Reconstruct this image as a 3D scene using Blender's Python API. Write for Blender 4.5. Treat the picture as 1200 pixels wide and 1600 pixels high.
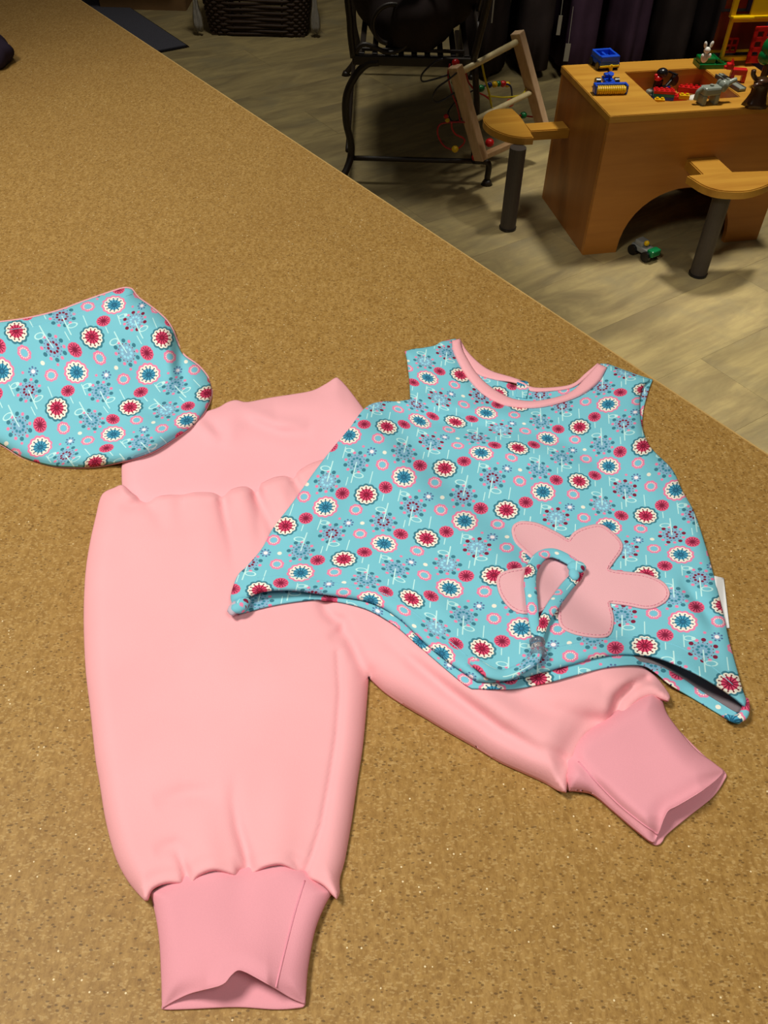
import bpy, bmesh, math, random
import numpy as np
from mathutils import Vector, Matrix
from mathutils.geometry import delaunay_2d_cdt
random.seed(7); rng = np.random.RandomState(3)
for o in list(bpy.data.objects): bpy.data.objects.remove(o)
S = bpy.context.scene; COL = S.collection; PI = math.pi

# ------------------------------------------------------------------ camera
F = 1340.0; PITCH = 0.8034; ROLL = 0.0271; CH = 1.42; CT = 0.92      # focal length in px of a 1200x1600 frame, eye height, counter height
cp, sp = math.cos(PITCH), math.sin(PITCH)
fw = np.array([0, cp, -sp]); r0 = np.array([1., 0, 0]); u0 = np.cross(r0, fw)
rt = math.cos(ROLL)*r0 + math.sin(ROLL)*u0; up = -math.sin(ROLL)*r0 + math.cos(ROLL)*u0
cd = bpy.data.cameras.new('camera'); cam = bpy.data.objects.new('camera', cd); COL.objects.link(cam)
cam.matrix_world = Matrix(((rt[0], up[0], -fw[0], 0), (rt[1], up[1], -fw[1], 0), (rt[2], up[2], -fw[2], CH), (0, 0, 0, 1)))
cd.sensor_fit = 'VERTICAL'; cd.sensor_height = 24; cd.lens = 24*F/1600; cd.clip_start = .02
S.camera = cam
# ------------------------------------------------------------------ light
S.view_settings.view_transform = 'Standard'; S.view_settings.look = 'None'
S.view_settings.gamma = 1; S.view_settings.use_curve_mapping = False
S.view_settings.exposure = 0.0
W = bpy.data.worlds.new('world'); S.world = W; W.use_nodes = True
W.node_tree.nodes['Background'].inputs[0].default_value = (1, .90, .76, 1)
W.node_tree.nodes['Background'].inputs[1].default_value = 0.055
def spot(loc, target, size, power, cone, col=(1, .94, .82), blend=.6):  # unseen spots, each placed and coned to light only its own zone
    l = bpy.data.lights.new('unseen_spotlight', 'SPOT'); l.shadow_soft_size = size; l.energy = power; l.color = col
    l.spot_size = math.radians(cone); l.spot_blend = blend
    o = bpy.data.objects.new('unseen_spotlight', l); COL.objects.link(o); o.location = loc
    o.rotation_euler = (Vector(target)-Vector(loc)).to_track_quat('-Z', 'Y').to_euler()
    return o
spot((-.75, .35, 2.5), (-.05, .62, .92), .22, 108, 78)
spot((.45, -.25, 2.5), (.15, .55, .92), .30, 40, 60)
spot((-.75, 1.9, 2.5), (-.6, 1.5, .92), .25, 18, 60)
spot((1.10, 2.96, 2.5), (1.04, 2.90, .44), .12, 172, 39)
spot((1.30, 1.55, 2.5), (1.10, 1.55, 0), .2, 225, 43)
spot((1.0, 1.7, 2.5), (1.25, 4.4, .35), .2, 90, 34)  # added spot, only there to brighten the dark coats
spot((-.35, 3.5, 2.6), (-.55, 3.75, 0), .25, 75, 80)
LIT = (1.0, .95, .84)

# ------------------------------------------------------------------ helpers
def lin(c): c = c/255.; return c/12.92 if c <= .04045 else ((c+.055)/1.055)**2.4
def C(r, g, b, k=1.0): return tuple(min(.95, k*lin(c)/l) for c, l in zip((r, g, b), LIT)) + (1,)
def rays(uv):
    uv = np.atleast_2d(np.asarray(uv, float))
    return fw + np.outer((uv[:, 0]-600)/F, rt) + np.outer((800-uv[:, 1])/F, up)
def PZ(uv, z):      # where the line of sight meets the height z
    d = rays(uv); t = (np.asarray(z)-CH)/d[:, 2]
    return np.stack([d[:, 0]*t, d[:, 1]*t, CH+d[:, 2]*t], 1)
def pz(u, v, z): return Vector(PZ([(u, v)], z)[0])
def py(u, v, y):
    d = rays([(u, v)])[0]; t = y/d[1]; return Vector((d[0]*t, y, CH+d[2]*t))

def link_mesh(name, me, mat, parent=None, smooth=False):
    o = bpy.data.objects.new(name, me); COL.objects.link(o)
    if mat: me.materials.append(mat)
    if smooth: me.shade_smooth()
    if parent is not None:
        o.parent = parent
        if parent.type == 'EMPTY' and not parent.get('_local'):
            o.matrix_parent_inverse = Matrix.Translation(-parent.location)
        
    return o
def obj(name, bm, mat, parent=None, smooth=False):
    me = bpy.data.meshes.new(name); bm.normal_update(); bm.to_mesh(me); bm.free()
    return link_mesh(name, me, mat, parent, smooth)
def tag(o, label=None, cat=None, group=None, kind=None):
    for k, v in (('label', label), ('category', cat), ('group', group), ('kind', kind)):
        if v: o[k] = v
    return o
def thing(name, label, cat, loc=(0, 0, 0), rz=None, group=None):
    """Empty at the thing's base. rz None: parts are given in world coordinates; otherwise in the thing's own frame."""
    o = bpy.data.objects.new(name, None); COL.objects.link(o); o.location = loc; o.empty_display_size = .05
    if rz is not None: o.rotation_euler = (0, 0, rz); o['_local'] = 1
    return tag(o, label, cat, group)
def box(bm, c, s, rot=None, bev=0):
    g = bmesh.ops.create_cube(bm, size=1); vs = g['verts']
    bmesh.ops.scale(bm, vec=s, verts=vs)
    if bev:
        es = list({e for v in vs for e in v.link_edges})
        r = bmesh.ops.bevel(bm, geom=es, offset=bev, segments=2, affect='EDGES', profile=.5)
        vs = list({v for f in r['faces'] for v in f.verts} | {v for v in vs if v.is_valid})
    if rot is not None: bmesh.ops.rotate(bm, matrix=rot, verts=vs)
    bmesh.ops.translate(bm, vec=c, verts=vs)
    return vs
def cyl(bm, p0, p1, r, r2=None, n=14, cap=True):
    p0, p1 = Vector(p0), Vector(p1); d = p1-p0
    g = bmesh.ops.create_cone(bm, cap_ends=cap, segments=n, radius1=r, radius2=r if r2 is None else r2, depth=d.length)
    bmesh.ops.rotate(bm, matrix=d.to_track_quat('Z', 'Y').to_matrix(), verts=g['verts'])
    bmesh.ops.translate(bm, vec=(p0+p1)/2, verts=g['verts']); return g['verts']
def ball(bm, c, r, s=(1, 1, 1), n=12, rot=None):
    g = bmesh.ops.create_uvsphere(bm, u_segments=n, v_segments=max(6, n*2//3), radius=r)
    bmesh.ops.scale(bm, vec=s, verts=g['verts'])
    if rot is not None: bmesh.ops.rotate(bm, matrix=rot, verts=g['verts'])
    bmesh.ops.translate(bm, vec=c, verts=g['verts']); return g['verts']
def catmull(pts, step, closed=False):
    """Smooth curve through pts; a point with a third value 1 is a corner (2-D use)."""
    P = [np.array(p[:2], float) for p in pts]; K = [len(p) > 2 and p[2] for p in pts]; n = len(P); out = []
    for i in range(n if closed else n-1):
        a, b = P[i], P[(i+1) % n]
        pa = P[i-1] if (closed or i > 0) and not K[i] else 2*a-b
        pb = P[(i+2) % n] if (closed or i < n-2) and not K[(i+1) % n] else 2*b-a
        m = max(1, int(round(np.linalg.norm(b-a)/step)))
        for k in range(m):
            t = k/m
            out.append(.5*((2*a)+(b-pa)*t+(2*pa-5*a+4*b-pb)*t*t+(-pa+3*a-3*b+pb)*t**3))
    if not closed: out.append(P[-1])
    return np.array(out)
def smooth3(pts, m=6):
    P = [Vector(p) for p in pts]; out = []
    for i in range(len(P)-1):
        a, b = P[i], P[i+1]; pa = P[i-1] if i else 2*a-b; pb = P[i+2] if i < len(P)-2 else 2*b-a
        for k in range(m):
            t = k/m; out.append(.5*((2*a)+(b-pa)*t+(2*pa-5*a+4*b-pb)*t*t+(-pa+3*a-3*b+pb)*t**3))
    return out+[P[-1]]
def sweep(bm, pts, rx, ry=None, n=8, upv=(0, 0, 1), cap=True):
    """Tube with an elliptic section (rx sideways, ry along upv) along 3-D points."""
    ry = rx if ry is None else ry; rings = []; N = len(pts)
    for i, p in enumerate(pts):
        t = (pts[min(i+1, N-1)]-pts[max(i-1, 0)]).normalized(); s = t.cross(Vector(upv))
        if s.length < 1e-3: s = t.cross(Vector((0, 1, .1)))
        s.normalize(); q = s.cross(t).normalized()
        a = rx[i] if hasattr(rx, '__len__') else rx; b = ry[i] if hasattr(ry, '__len__') else ry
        rings.append([bm.verts.new(p+s*math.cos(2*PI*k/n)*a+q*math.sin(2*PI*k/n)*b) for k in range(n)])
    for A, B in zip(rings, rings[1:]):
        for k in range(n): bm.faces.new((A[k], A[(k+1) % n], B[(k+1) % n], B[k]))
    if cap: bm.faces.new(rings[0][::-1]); bm.faces.new(rings[-1])
    return rings
def prism(bm, pts, z0, z1):
    a = [bm.verts.new((x, y, z0)) for x, y in pts]; b = [bm.verts.new((x, y, z1)) for x, y in pts]; n = len(pts)
    bm.faces.new(a[::-1]); bm.faces.new(b)
    for i in range(n): bm.faces.new((a[i], a[(i+1) % n], b[(i+1) % n], b[i]))

# ------------------------------------------------------------------ materials
class NT:
    def __init__(s, name, rough=.6, spec=.3):
        s.mat = bpy.data.materials.new(name); s.mat.use_nodes = True; s.t = s.mat.node_tree
        s.b = s.t.nodes['Principled BSDF']; s.b.inputs['Roughness'].default_value = rough
        s.b.inputs['Specular IOR Level'].default_value = spec
    def put(s, sock, v):
        if isinstance(v, bpy.types.NodeSocket): s.t.links.new(v, sock)
        else: sock.default_value = v
    def m(s, op, a, b=None, c=None, clamp=False):
        n = s.t.nodes.new('ShaderNodeMath'); n.operation = op; n.use_clamp = clamp
        for i, v in enumerate((a, b, c)):
            if v is not None: s.put(n.inputs[i], v)
        return n.outputs[0]
    def v(s, op, a, b=None, scale=None):
        n = s.t.nodes.new('ShaderNodeVectorMath'); n.operation = op
        s.put(n.inputs[0], a)
        if b is not None: s.put(n.inputs[1], b)
        if scale is not None: s.put(n.inputs['Scale'], scale)
        return n.outputs['Value'] if op in ('DOT_PRODUCT', 'LENGTH', 'DISTANCE') else n.outputs['Vector']
    def mix(s, f, a, b):
        n = s.t.nodes.new('ShaderNodeMix'); n.data_type = 'RGBA'
        s.put(n.inputs['Factor'], f); s.put(n.inputs['A'], a); s.put(n.inputs['B'], b); return n.outputs['Result']
    def tc(s, k='Object'):
        return s.t.nodes.new('ShaderNodeTexCoord').outputs[k]
    def noise(s, vec, scale, detail=3, rough=.5, dist=0):
        n = s.t.nodes.new('ShaderNodeTexNoise'); s.put(n.inputs['Vector'], vec)
        n.inputs['Scale'].default_value = scale; n.inputs['Detail'].default_value = detail
        n.inputs['Roughness'].default_value = rough; n.inputs['Distortion'].default_value = dist
        return n.outputs['Fac']
    def voro(s, vec, scale, out='Color', feat='F1'):
        n = s.t.nodes.new('ShaderNodeTexVoronoi'); n.feature = feat; s.put(n.inputs['Vector'], vec)
        n.inputs['Scale'].default_value = scale; return n.outputs[out]
    def ramp(s, f, a, b, x0=.3, x1=.7):
        n = s.t.nodes.new('ShaderNodeMapRange'); s.put(n.inputs[0], f); n.inputs[1].default_value = x0; n.inputs[2].default_value = x1
        return s.mix(n.outputs[0], a, b)
    def rng(s, f, x0, x1, y0=0., y1=1.):
        n = s.t.nodes.new('ShaderNodeMapRange'); s.put(n.inputs[0], f)
        for i, q in enumerate((x0, x1, y0, y1)): n.inputs[i+1].default_value = q
        return n.outputs[0]
    def mapping(s, vec, scale=(1, 1, 1), rot=(0, 0, 0)):
        n = s.t.nodes.new('ShaderNodeMapping'); s.put(n.inputs[0], vec)
        n.inputs['Scale'].default_value = scale; n.inputs['Rotation'].default_value = rot; return n.outputs[0]
    def col(s, c): s.put(s.b.inputs['Base Color'], c); return s
    def bump(s, h, strength=.3, dist=.001):
        n = s.t.nodes.new('ShaderNodeBump'); n.inputs['Strength'].default_value = strength; n.inputs['Distance'].default_value = dist
        s.put(n.inputs['Height'], h); s.t.links.new(n.outputs[0], s.b.inputs['Normal']); return s
MATS = {}
def plain(name, rgb, rough=.5, spec=.4, var=.12, scale=30, metal=0, k=1.0):
    """One colour with a little procedural variation."""
    if name in MATS: return MATS[name]
    n = NT(name, rough, spec); a = C(*rgb, k=k); lo = tuple(x*(1-var) for x in a[:3])+(1,)
    n.col(n.ramp(n.noise(n.tc(), scale), lo, a)); n.b.inputs['Metallic'].default_value = metal
    MATS[name] = n.mat; return n.mat

def m_chipboard():
    n = NT('chipboard', .55, .3); o = n.tc()
    def cells(vec, sc, ch, thr, dist=None):
        c_ = n.voro(vec, sc, 'Color'); q = n.t.nodes.new('ShaderNodeSeparateColor'); n.put(q.inputs[0], c_)
        k = n.m('GREATER_THAN', q.outputs[ch], thr)
        return n.m('MULTIPLY', k, n.m('LESS_THAN', n.voro(vec, sc, 'Distance'), dist)) if dist else k
    big = n.noise(o, 9, 3); mid = n.noise(o, 260, 4, .7); m2 = n.noise(n.mapping(o, (1, .35, 1), (0, 0, .5)), 330, 3, .6)
    c = n.ramp(mid, C(136, 98, 42), C(166, 127, 63), .34, .66)
    c = n.mix(n.rng(m2, .45, .68, 0, .5), c, C(186, 147, 82))
    c = n.mix(n.rng(big, .35, .7, 0, .3), c, C(143, 104, 48))
    a = n.mapping(o, (1, .5, 1), (0, 0, .6)); b_ = n.mapping(o, (.55, 1, 1), (0, 0, 1.1))
    c = n.mix(n.m('MULTIPLY', cells(a, 1150, 0, .82), .26), c, C(124, 88, 38))
    c = n.mix(n.m('MULTIPLY', cells(b_, 1150, 1, .86), .32), c, C(204, 170, 108))
    c = n.mix(n.m('MULTIPLY', cells(b_, 760, 0, .90, .46), .66), c, C(88, 60, 24))
    c = n.mix(n.m('MULTIPLY', cells(o, 360, 1, .975, .20), .85), c, C(240, 218, 168))
    c = n.mix(n.m('MULTIPLY', cells(o, 330, 2, .968, .18), .9), c, C(52, 34, 16))
    n.col(c); n.bump(mid, .08, .0004); return n.mat
def m_floor():
    n = NT('vinyl_plank', .5, .35); o = n.tc(); oi = n.t.nodes.new('ShaderNodeObjectInfo')
    off = n.v('SCALE', (37, 91, 13), scale=oi.outputs['Random']); p = n.v('ADD', o, off)
    q = n.mapping(p, (1.0, 3.2, 1)); a = n.noise(q, 3.0, 5, .6, .8); b = n.noise(n.mapping(p, (1.4, 12, 1)), 5, 4, .6, .6)
    c = n.ramp(a, C(132, 116, 78), C(182, 160, 104), .32, .62)
    c = n.mix(n.rng(b, .42, .75, 0, .5), c, C(138, 116, 78))
    c = n.mix(n.rng(n.noise(p, 5, 4, .6), .5, .68, 0, .6), c, C(140, 128, 94))
    cr = n.noise(n.mapping(p, (2, 16, 1), (0, 0, .35)), 4, 6, .7, 1.2); c = n.mix(n.rng(cr, .66, .72, 0, .5), c, C(84, 72, 48))
    c = n.mix(n.m('MULTIPLY', oi.outputs['Random'], .15), c, C(160, 136, 92))
    n.col(c); n.bump(b, .12, .001); return n.mat
def m_wood(name, a, b, scale=1.0, axis=0, rough=.38, spec=.45):
    if name in MATS: return MATS[name]
    n = NT(name, rough, spec); o = n.tc(); sc = [14, 14, 14]; sc[axis] = 1.2
    g = n.noise(n.mapping(o, tuple(x*scale for x in sc)), 2.2, 5, .6, .5)
    n.col(n.ramp(g, C(*a), C(*b), .3, .7)); n.bump(g, .08, .0005); MATS[name] = n.mat; return n.mat
def m_knit(name, rgb, rib=0, sat=None):
    n = NT(name, .92, .12); o = n.tc(); g = n.noise(o, 1400, 2); big = n.noise(o, 14, 3)
    a = C(*rgb); lo = tuple(x*.94 for x in a[:3])+(1,)
    c = n.ramp(big, lo, a, .3, .7); c = n.mix(n.rng(g, .35, .65, 0, .10), c, tuple(x*.8 for x in a[:3])+(1,))
    n.col(c); n.bump(g, .22, .0005)
    return n.mat

# -------- the flower print: lattice coordinates (s, t) in the UV map, motifs measured in millimetres
Rpts = {(0, 0): (572.5, 773), (-1, 0): (605, 665), (1, 0): (536, 874), (1, -1): (446, 822), (-1, 1): (695, 732), (0, 1): (667, 842.5), (1, 1): (642, 936),
        (-1, 2): (791, 798), (0, 2): (772, 897.5), (1, 2): (752, 1015), (-2, 2): (810, 699), (-2, 1): (712, 661), (-3, 1): (719, 586),
        (-2, 3): (905, 750), (-3, 3): (905.5, 667.5), (-2, 4): (1009, 808), (-1, 4): (1010, 897), (0, 4): (1007, 1009), (-3, 4): (1005, 696),
        (-4, 4): (1006, 609), (2, -1): (405, 922)}
Bpts = {(0, 0): (631, 745.5), (1, -1): (509, 792.5), (0, -1): (546, 680), (-1, 0): (656, 657.5), (1, 0): (600.5, 849), (-1, 1): (752.5, 705), (0, 1): (726, 814),
        (-2, 1): (760, 646), (-1, 2): (849, 769), (-2, 2): (856, 686.5), (-3, 3): (950, 631), (-2, 3): (951, 730), (-2, 4): (1056, 765), (2, -1): (470, 896),
        (1, 1): (702.5, 921), (1, 2): (815, 982), (2, 0): (581, 935), (2, 1): (692, 1020), (-1, 4): (1064, 866), (0, 4): (1067.5, 971), (-1, 3): (952, 822)}
Rbib = {(0, 0): (24, 516.5), (0, 1): (142.5, 526), (0, 2): (252, 527.5), (1, 0): (87, 635.5), (1, 1): (201, 637), (2, 0): (147, 720)}
Bbib = {(1, 0): (121.5, 582), (1, 1): (234, 586), (0, 1): (180, 476.5), (1, -1): (4, 580), (2, -1): (64.5, 700), (2, 0): (180, 679), (2, 1): (292, 656)}
flat = lambda uv: PZ(uv, CT+.012)[:, :2]*1000.
class Lattice:
    def __init__(s, Rp, Bp, off=None, lam=4.0):
        A, y = [], []; R = list(Rp.items()); B = list(Bp.items())
        wr = flat([p for _, p in R]); wb = flat([p for _, p in B]); n = len(R)+len(B)
        X = np.vstack([wr, wb]); isB = np.r_[np.zeros(len(R)), np.ones(len(B))]
        T = np.array([k for k, _ in R]+[k for k, _ in B], float)
        if off is None:
            D = np.c_[X, np.ones(n), -isB]; sol = np.linalg.lstsq(D, T, rcond=None)[0]; s.off = sol[3]
        else: s.off = off
        T = T+np.outer(isB, s.off); s.X = X
        K = s.k(X, X)+lam*1e2*np.eye(n); Q = np.c_[X, np.ones(n)]
        M = np.block([[K, Q], [Q.T, np.zeros((3, 3))]])
        s.w = np.linalg.solve(M, np.vstack([T, np.zeros((3, 2))]))
        s.aff = np.linalg.lstsq(Q, T, rcond=None)[0][:2].T            # d(s,t)/d(mm)
    def k(s, a, b):
        r2 = ((a[:, None]-b[None])**2).sum(2); return np.where(r2 > 0, r2*np.log(r2+1e-9)*.5, 0)
    def __call__(s, uv):
        x = flat(uv); return s.k(x, s.X)@s.w[:-3]+np.c_[x, np.ones(len(x))]@s.w[-3:]
LS = Lattice(Rpts, Bpts); LB = Lattice(Rbib, Bbib, LS.off)
J = np.linalg.inv(LS.aff)                    # columns: cell vectors in mm, world axes
e0, e1 = flat([(546, 762), (557, 722.5)]); sv = (e1-e0)/np.linalg.norm(e1-e0)     # the print's upright stem
Rm = np.array([[sv[1], -sv[0]], [sv[0], sv[1]]]); MM = Rm@J            # lattice -> print mm (x right, y up the stem)
def ST(u, v): return LS([(u, v)])[0]

def m_print(name='flower_print'):
    n = NT(name, .85, .15); uv = n.t.nodes.new('ShaderNodeUVMap'); uv.uv_map = 'UVMap'; st = uv.outputs[0]
    o = n.tc()
    cream = C(240, 232, 208); claret = C(128, 32, 58); pink = C(236, 130, 160); teal_d = C(62, 122, 134)
    mint = C(196, 236, 226); red = C(222, 72, 104); blue = C(74, 158, 184); lav = C(140, 160, 190)
    base = n.mix(n.rng(n.noise(o, 16, 2), .3, .7, 0, .5), C(120, 192, 200), C(128, 198, 206))
    out = [base]
    def paint(mask, col): out[0] = n.mix(mask, out[0], col)
    def local(u, v):
        c = ST(u, v); q = n.v('ADD', st, (.5-c[0], .5-c[1], 0))
        w = n.v('SUBTRACT', n.v('FRACTION', q), (.5, .5, 0))
        x = n.v('DOT_PRODUCT', w, (MM[0, 0], MM[0, 1], 0)); y = n.v('DOT_PRODUCT', w, (MM[1, 0], MM[1, 1], 0))
        return x, y, n.v('FLOOR', q)
    def cmb(x, y):
        k = n.t.nodes.new('ShaderNodeCombineXYZ'); n.put(k.inputs[0], x); n.put(k.inputs[1], y); return k.outputs[0]
    def polar(x, y): return n.v('LENGTH', cmb(x, y)), n.m('ARCTAN2', y, x)
    def inside(r, R, k=3.5): return n.m('MULTIPLY', n.m('SUBTRACT', R, r), k, clamp=True)
    def bumpy(th, N, R, a, ph=0): # scalloped radius
        c = n.m('ABSOLUTE', n.m('SINE', n.m('MULTIPLY_ADD', th, N/2., ph))); return n.m('MULTIPLY_ADD', c, a, R-a*.6)
    def dots(r, th, N, rho, rd, ph=0.):
        f = n.m('SUBTRACT', n.m('FRACT', n.m('MULTIPLY_ADD', th, N/(2*PI), ph+10)), .5)
        a = n.m('MULTIPLY', f, 2*PI/N)
        dx = n.m('SUBTRACT', n.m('MULTIPLY', r, n.m('COSINE', a)), rho); dy = n.m('MULTIPLY', r, n.m('SINE', a))
        return inside(n.v('LENGTH', cmb(dx, dy)), rd)
    def spokes(r, th, N, w, rmax, ph=0.):
        s_ = n.m('ABSOLUTE', n.m('SINE', n.m('MULTIPLY_ADD', th, N/2., ph)))
        d = n.m('MULTIPLY', n.m('MULTIPLY', s_, r), 2./N)
        return n.m('MULTIPLY', inside(d, w, 4), inside(r, rmax))
    def seg(x, y, p0, p1, w):
        d = (p1[0]-p0[0], p1[1]-p0[1]); L2 = d[0]**2+d[1]**2
        q = n.v('SUBTRACT', cmb(x, y), (p0[0], p0[1], 0))
        h = n.m('MULTIPLY', n.v('DOT_PRODUCT', q, (d[0], d[1], 0)), 1/L2, clamp=True)
        e = n.v('SUBTRACT', q, n.v('SCALE', (d[0], d[1], 0), scale=h))
        return inside(n.v('LENGTH', e), w)
    def leaf(x, y, c, a, b, w=.5):
        q = n.v('MULTIPLY', n.v('SUBTRACT', cmb(x, y), (c[0], c[1], 0)), (1/a, 1/b, 0))
        r = n.m('ABSOLUTE', n.m('SUBTRACT', n.v('LENGTH', q), 1)); return n.m('MULTIPLY', n.m('SUBTRACT', w/b, r), 3.0*b, clamp=True)
    def stem(u0, v0, L=13, w=.5, leafside=0, ly=0, x0=0):
        x, y, _ = local(u0, v0); mk = seg(x, y, (x0, -L/2), (x0, L/2), w)
        if leafside: mk = n.m('MAXIMUM', mk, leaf(x, y, (x0+leafside*3.6, ly), 3.4, 2.0))
        paint(mk, mint)
    # short stems
    stem(580, 746, 11)
    stem(542.0, 752, 7.5)                        # short one left of the upright stem
    stem(624, 774, 11, leafside=1, ly=2.5)        # under the blue flower, with its leaf
    stem(598.5, 777.5, 6)                        # under the small red flower
    # dandelions
    def dandelion(u, v, sgn, cols, ph):
        x, y, cell = local(u, v); r, th = polar(x, y)
        wn = n.t.nodes.new('ShaderNodeTexWhiteNoise'); wn.noise_dimensions = '2D'; n.put(wn.inputs['Vector'], n.v('ADD', cell, (ph*3.3, .5, 0)))
        h = wn.outputs['Value']; big = n.mix(n.m('GREATER_THAN', h, .5 if sgn > 0 else .85), cols[0], cols[1])
        cen = n.mix(n.m('GREATER_THAN', h, .36), C(150, 216, 226), n.mix(n.m('GREATER_THAN', h, .68), C(60, 134, 150), claret))
        paint(n.m('MULTIPLY', inside(r, 7.3), .55), lav)
        paint(dots(r, th, 6, 9.4, 1.5, .5+ph), pink); paint(dots(r, th, 6, 9.5, 1.85, ph), big)
        paint(dots(r, th, 14, 7.0, .62, ph), n.mix(n.m('GREATER_THAN', h, .5), claret, C(96, 88, 140)))
        paint(dots(r, th, 9, 4.0, 1.25, ph), cen)
        mk = seg(x, y, (0, 0), (0, -sgn*19), .62); mk = n.m('MAXIMUM', mk, leaf(x, y, (sgn*4.4, -sgn*11.5), 4.0, 2.2, .5))
        paint(mk, mint)
    dandelion(557, 722.5, 1, (claret, teal_d), .1)
    dandelion(599, 815, -1, (teal_d, claret), .35)
    # star and dots
    x, y, _ = local(581, 705.5); r, th = polar(x, y)
    paint(dots(r, th, 8, 3.5, .95), C(84, 112, 152)); paint(inside(r, 2.6), lav); paint(inside(r, 1.8), C(252, 236, 232))
    for (u, v, R, c) in ((601, 707, 1.9, cream), (637.5, 773, 1.7, mint), (617, 722, 1.3, pink), (655, 767, 1.3, pink)):
        x, y, _ = local(u, v); paint(inside(n.v('LENGTH', cmb(x, y)), R), c)
    # rings
    for (u, v) in ((556, 796.5), (597.5, 726)):
        x, y, _ = local(u, v); r, th = polar(x, y)
        paint(inside(r, bumpy(th, 8, 5.6, .7)), pink); paint(dots(r, th, 14, 3.5, .62), cream); paint(inside(r, 3.0), C(122, 194, 206))
    # small red flowers
    for (u, v) in ((602.5, 761.5), (535, 771)):
        x, y, _ = local(u, v); r, th = polar(x, y)
        paint(inside(r, bumpy(th, 12, 5.9, .35)), C(224, 88, 118)); paint(spokes(r, th, 12, .46, 5.0), claret); paint(inside(r, 1.4), claret)
    # big blue, big red
    for (u, v, oc, ic, sc, dk) in ((631, 745.5, pink, blue, C(30, 84, 108), C(46, 118, 150)), (572.5, 773, teal_d, red, C(112, 16, 42), C(168, 30, 62))):
        x, y, _ = local(u, v); r, th = polar(x, y)
        paint(inside(r, bumpy(th, 12, 10.4, 1.1)), oc); paint(inside(r, bumpy(th, 12, 8.7, 1.0)), cream)
        paint(inside(r, bumpy(th, 12, 5.9, 1.0, 0), 2.5), ic); paint(spokes(r, th, 12, .46, 7.2, PI/2), sc)
        paint(dots(r, th, 12, 7.1, .78, 0.), sc); paint(inside(r, 1.6, 1.2), dk)
    n.col(out[0]); g = n.noise(o, 1500, 2); n.bump(g, .15, .0004)
    return n.mat

PRINT = m_print(); CHIP = m_chipboard(); VINYL = m_floor()
PINK = m_knit('pink_sweat_fabric', (252, 176, 174)); CUFF = m_knit('pink_rib_fabric', (234, 158, 163))
BAND = m_knit('pink_binding', (247, 176, 176)); FELT = m_knit('pink_applique_fabric', (236, 176, 176))
GREYF = m_knit('fabric_wrong_side', (128, 116, 116)); WHITEF = plain('white_tape', (236, 232, 222), .8, .2, .05)
SILV = m_knit('pale_wrong_side', (196, 180, 186)); THREAD = plain('sewing_thread', (128, 196, 206), .8, .1, .05)
THREADP = plain('pink_thread', (232, 150, 160), .8, .1, .05)
OAK = m_wood('honey_beech_top', (178, 120, 36), (204, 148, 52), .8, 0)
OAKF = m_wood('honey_beech_panel', (176, 108, 38), (196, 126, 48), .7, 0)
PALE = m_wood('pale_maze_wood', (198, 158, 112), (222, 184, 138), 2, 2, .5); DOWEL = m_wood('dowel_wood', (226, 200, 138), (240, 218, 160), 2, 1, .4)
IRON = plain('wrought_iron', (44, 34, 24), .45, .5, .3, 40); POST = plain('grey_post_paint', (72, 62, 52), .5, .4, .1)
BLACKF = plain('black_cloth', (56, 46, 42), .95, .1, .3, 12); PLUM = plain('plum_cloth', (74, 52, 66), .95, .1, .3, 12)
def toy(n_, rgb, rough=.25): return plain('plastic_'+n_, rgb, rough, .5, .06)
T_BLUE, T_YEL, T_RED, T_GRN = toy('blue', (24, 74, 190)), toy('yellow', (232, 184, 8)), toy('red', (206, 28, 28)), toy('green', (8, 104, 44))
T_GREY, T_BRN, T_BLK, T_WHT, T_TEAL = toy('grey', (142, 146, 128)), toy('brown', (66, 38, 20)), toy('black', (20, 18, 20)), toy('white', (232, 226, 206)), toy('teal', (16, 132, 120))
T_DRED = toy('dark_red', (120, 36, 24))

# ------------------------------------------------------------------ the room
YAWP = math.radians(35.5)
fl = bmesh.new(); box(fl, (0, 2.1, -.012), (8, 8.6, .012)); floor = obj('floor', fl, plain('floor_joint', (128, 110, 76), .9, .1)); tag(floor, kind='structure')
pb = bmesh.new(); box(pb, (0, 0, 0), (1.2194, .2610, .006), bev=.0005); pm = bpy.data.meshes.new('plank'); pb.to_mesh(pm); pb.free(); pm.materials.append(VINYL)
cY, sY = math.cos(YAWP), math.sin(YAWP)
for j in range(-22, 30):
    nn = 1.381+(j-.5)*.2615+.13-.13                     # centre line of row j, measured along the normal (-sin, cos)
    for i in range(-6, 9):
        a = i*1.22+((j*.37) % 1)*1.22+.5
        x, y = a*cY-nn*sY, a*sY+nn*cY
        if not (-3.9 < x < 3.9 and -2.1 < y < 6.3): continue
        if y < .6 and abs(x) > 2.2: continue
        o = bpy.data.objects.new('plank', pm); COL.objects.link(o); o.location = (x, y, -.003); o.rotation_euler = (0, 0, YAWP); o.parent = floor
wallm = plain('painted_plaster', (170, 154, 128), .9, .1, .06, 6)
def wall(name, c, s):
    b = bmesh.new(); box(b, c, s); tag(obj(name, b, wallm), kind='structure')
wall('wall_back', (0, 6.44, 1.4), (8, .1, 2.8)); wall('wall_left', (-4.05, 2.1, 1.4), (.1, 8.6, 2.8)); wall('wall_right', (4.05, 2.1, 1.4), (.1, 8.6, 2.8))
b = bmesh.new(); box(b, (0, 6.38, .05), (7.98, .018, .1), bev=.004); tag(obj('baseboard_back', b, plain('painted_board', (150, 136, 112), .6)), kind='structure')

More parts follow.
